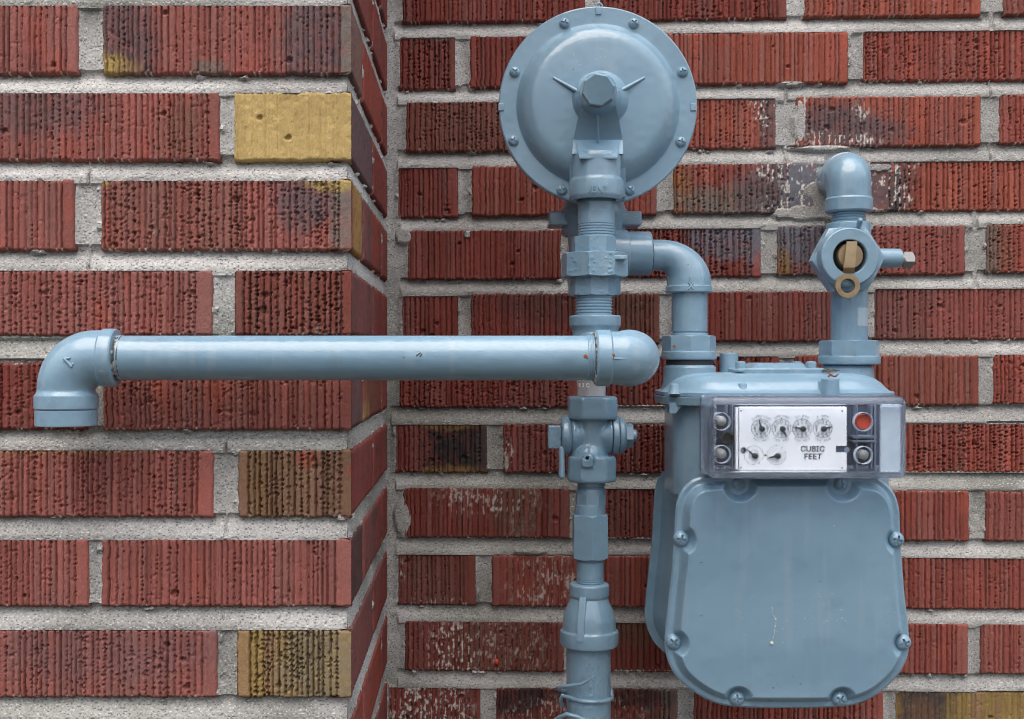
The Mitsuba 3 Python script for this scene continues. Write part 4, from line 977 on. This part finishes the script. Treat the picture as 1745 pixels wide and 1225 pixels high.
black += [face_at(flat_text('CUBIC', 9.2 * kd, .0003, True), 1384.5, 764.5, YD - .0002), face_at(flat_text('FEET', 9.2 * kd, .0003, True), 1385, 777.5, YD - .0002)]
add(N + '__lettering', cat(*black), 'print_black', smooth=False)
for u, v in ((1262.5, 700), (1435, 700.5), (1262.5, 797), (1435, 797)):
    add(N + '__rivet', disc_y(u, v, YD, [(-1, 1.8), (.6, 1.6), (1.0, 0)], 14), 'steel')
# wells of the cover screws
def well(u, v, r, key='screw_well', bs='frosted_plastic', deep=1.030):
    kw = k(1.026)
    m = axis_lathe(P(u, v, 1.026), Y_, [(-.0012, r * kw), (-.0016, (r + .6) * kw), (-.0012, (r + 1.3) * kw), (.004, (r + 1.3) * kw), (.004, r * kw), (-.0012, r * kw)], 40, cap=False)
    return add(N + '__' + key, m, bs, smooth=40)
for u, v in ((1229, 718), (1229.5, 774), (1471, 775.5)):
    kx = well(u, v, 14.3, bs='well_plastic')
    add(N + '__cover_screw', disc_y(u - 1, v - 1, 1.046, [(-20, 8.6), (4, 8.6), (7, 6.8), (9, 3), (9.3, 0)], 28), 'screw_zinc', smooth=30)
add(N + '__socket', disc_y(1238, 746, 1.047, [(0, 12), (5, 12), (5.6, 11), (5.6, 8.4), (-3, 8.2), (-3, 0)], 32), 'dark_hole')
well(1470.5, 718.5, 15.2, bs='well_plastic')
add(N + '__red_plug', disc_y(1471.5, 718.5, 1.030, [(-22, 12.6), (0, 12.4), (.8, 11.4), (1, 0)], 36), 'plug_red', smooth=30)
labels[N + '__red_plug'] = {'label': 'orange-red round plug in the index box'}
add(N + '__label_strip', pbox(1500, 1533.5, 691, 805, 1.0250, 1.0285, .0010), 'white_strip')
add(N + '__gasket_strip', cat(pbox(1211, 1221, 690, 805, 1.052, 1.0592, .001), pbox(1211, 1262, 795, 806, 1.052, 1.0592, .001)), 'gasket_foam')
for (u0, u1, v0, v1) in ((1452, 1494, 742, 747), (1452, 1494, 750, 754), (1489, 1493, 690, 804), (1459, 1461.5, 690, 804), (1484, 1486.5, 690, 804), (1237, 1240, 690, 704), (1247, 1250, 690, 804)):
    add(N + '__tray_rib', pbox(u0, u1, v0, v1, 1.048, 1.0595, .0006), 'tray_rib')
labels[N] = {'label': 'clear covered index box with white dial plate'}

# litter caught on the meter
add('leaf_scrap', cat(*[bar(P(u, v, 1.07), P(u + du, v + dv, 1.072), .0009, .0004) for u, v, du, dv in ((1412, 641, 6, -3), (1418, 640, 6, 2), (1424, 641, 5, -4), (1416, 639, -4, -3))]), 'leaf_brown')
label('leaf_scrap', 'reddish brown leaf crumbs on top of the seal lug of the meter', 'leaf')
add('leaf_scrap_001', cat(*[bar(P(u, v, 1.0605), P(u + du, v + dv, 1.061), .0009, .0004) for u, v, du, dv in ((1410, 671, 8, -1), (1420, 671, 8, 0))]), 'leaf_brown')
label('leaf_scrap_001', 'brown leaf crumbs at the foot of the seal lug, just above the index box', 'leaf')
add('twig', tube(np.array([P(1320, 618, 1.112), P(1323, 621, 1.111), P(1328, 624, 1.110), P(1333, 625, 1.110)]), .0006, 6), 'twig_bark')
label('twig', 'tiny curled twig on the small plate on top of the meter', 'twig')
add('twig_001', cat(*[tube(np.array([P(1402 + 4 * i, 631 + (i % 3) * 1.5, 1.10), P(1410 + 5 * i, 629.5 + (i % 2) * 2, 1.11), P(1418 + 4 * i, 632 - i % 2, 1.105)]), .0007, 6) for i in range(4)]), 'twig_bark')
label('twig_001', 'dry grass stems on the meter top beside the right neck', 'twig')
yb_ = YF - 21.1 * kf
beads = [m3.Manifold.sphere(r * .72 * kf, 14).translate(tuple(P(u, v, yb_))) for u, v, r in ((1315, 1096, 4.2), (1316, 1036, 1.6), (1321.5, 1055, 2.4), (1321, 1067, 1.7), (1320, 1075, 1.3), (1318, 1086, 1.2))]
thread = tube(np.array([P(1316, 1036, yb_), P(1317, 1046, yb_), P(1321, 1056, yb_), P(1321, 1068, yb_), P(1319, 1082, yb_), P(1315, 1096, yb_)]), .00013, 5)
add('cobweb_thread', cat(thread, *beads), 'pale_bead', smooth=40)
label('cobweb_thread', 'short cobweb thread with pale beads low on the meter front plate', 'cobweb')

b_ = back_pt(846, 1126)
add('berry', to_tm(m3.Manifold.sphere(.0024, 20).scale((1, .9, 1.25)).translate((b_[0], float(wall_y(b_[0])) - .003, b_[1]))), 'plug_red', smooth=True)
label('berry', 'tiny red berry on the rough brick left of the supply pipe', 'berry')
for u, v, r in ((1045, 605, 3.0), (1044, 611, 1.8)):
    add('vent_pipe__rust_spot', axis_lathe(P(u, v, YP - 46.5 * kp), (0, -1, 0), [(0, r * kp), (.0004, r * .8 * kp), (.0006, 0)], 9), 'rust')
for u, v, r, t in ((1149, 590, 2.4, 40), (1136, 607, 2.0, 45.5)):
    add('link_pipe__rust_spot', axis_lathe(P(u, v, 1.14 - t * .93 * k(1.14)), (0, -1, 0), [(0, r * ke), (.0012, r * .8 * ke), (.0014, 0)], 9), 'rust')
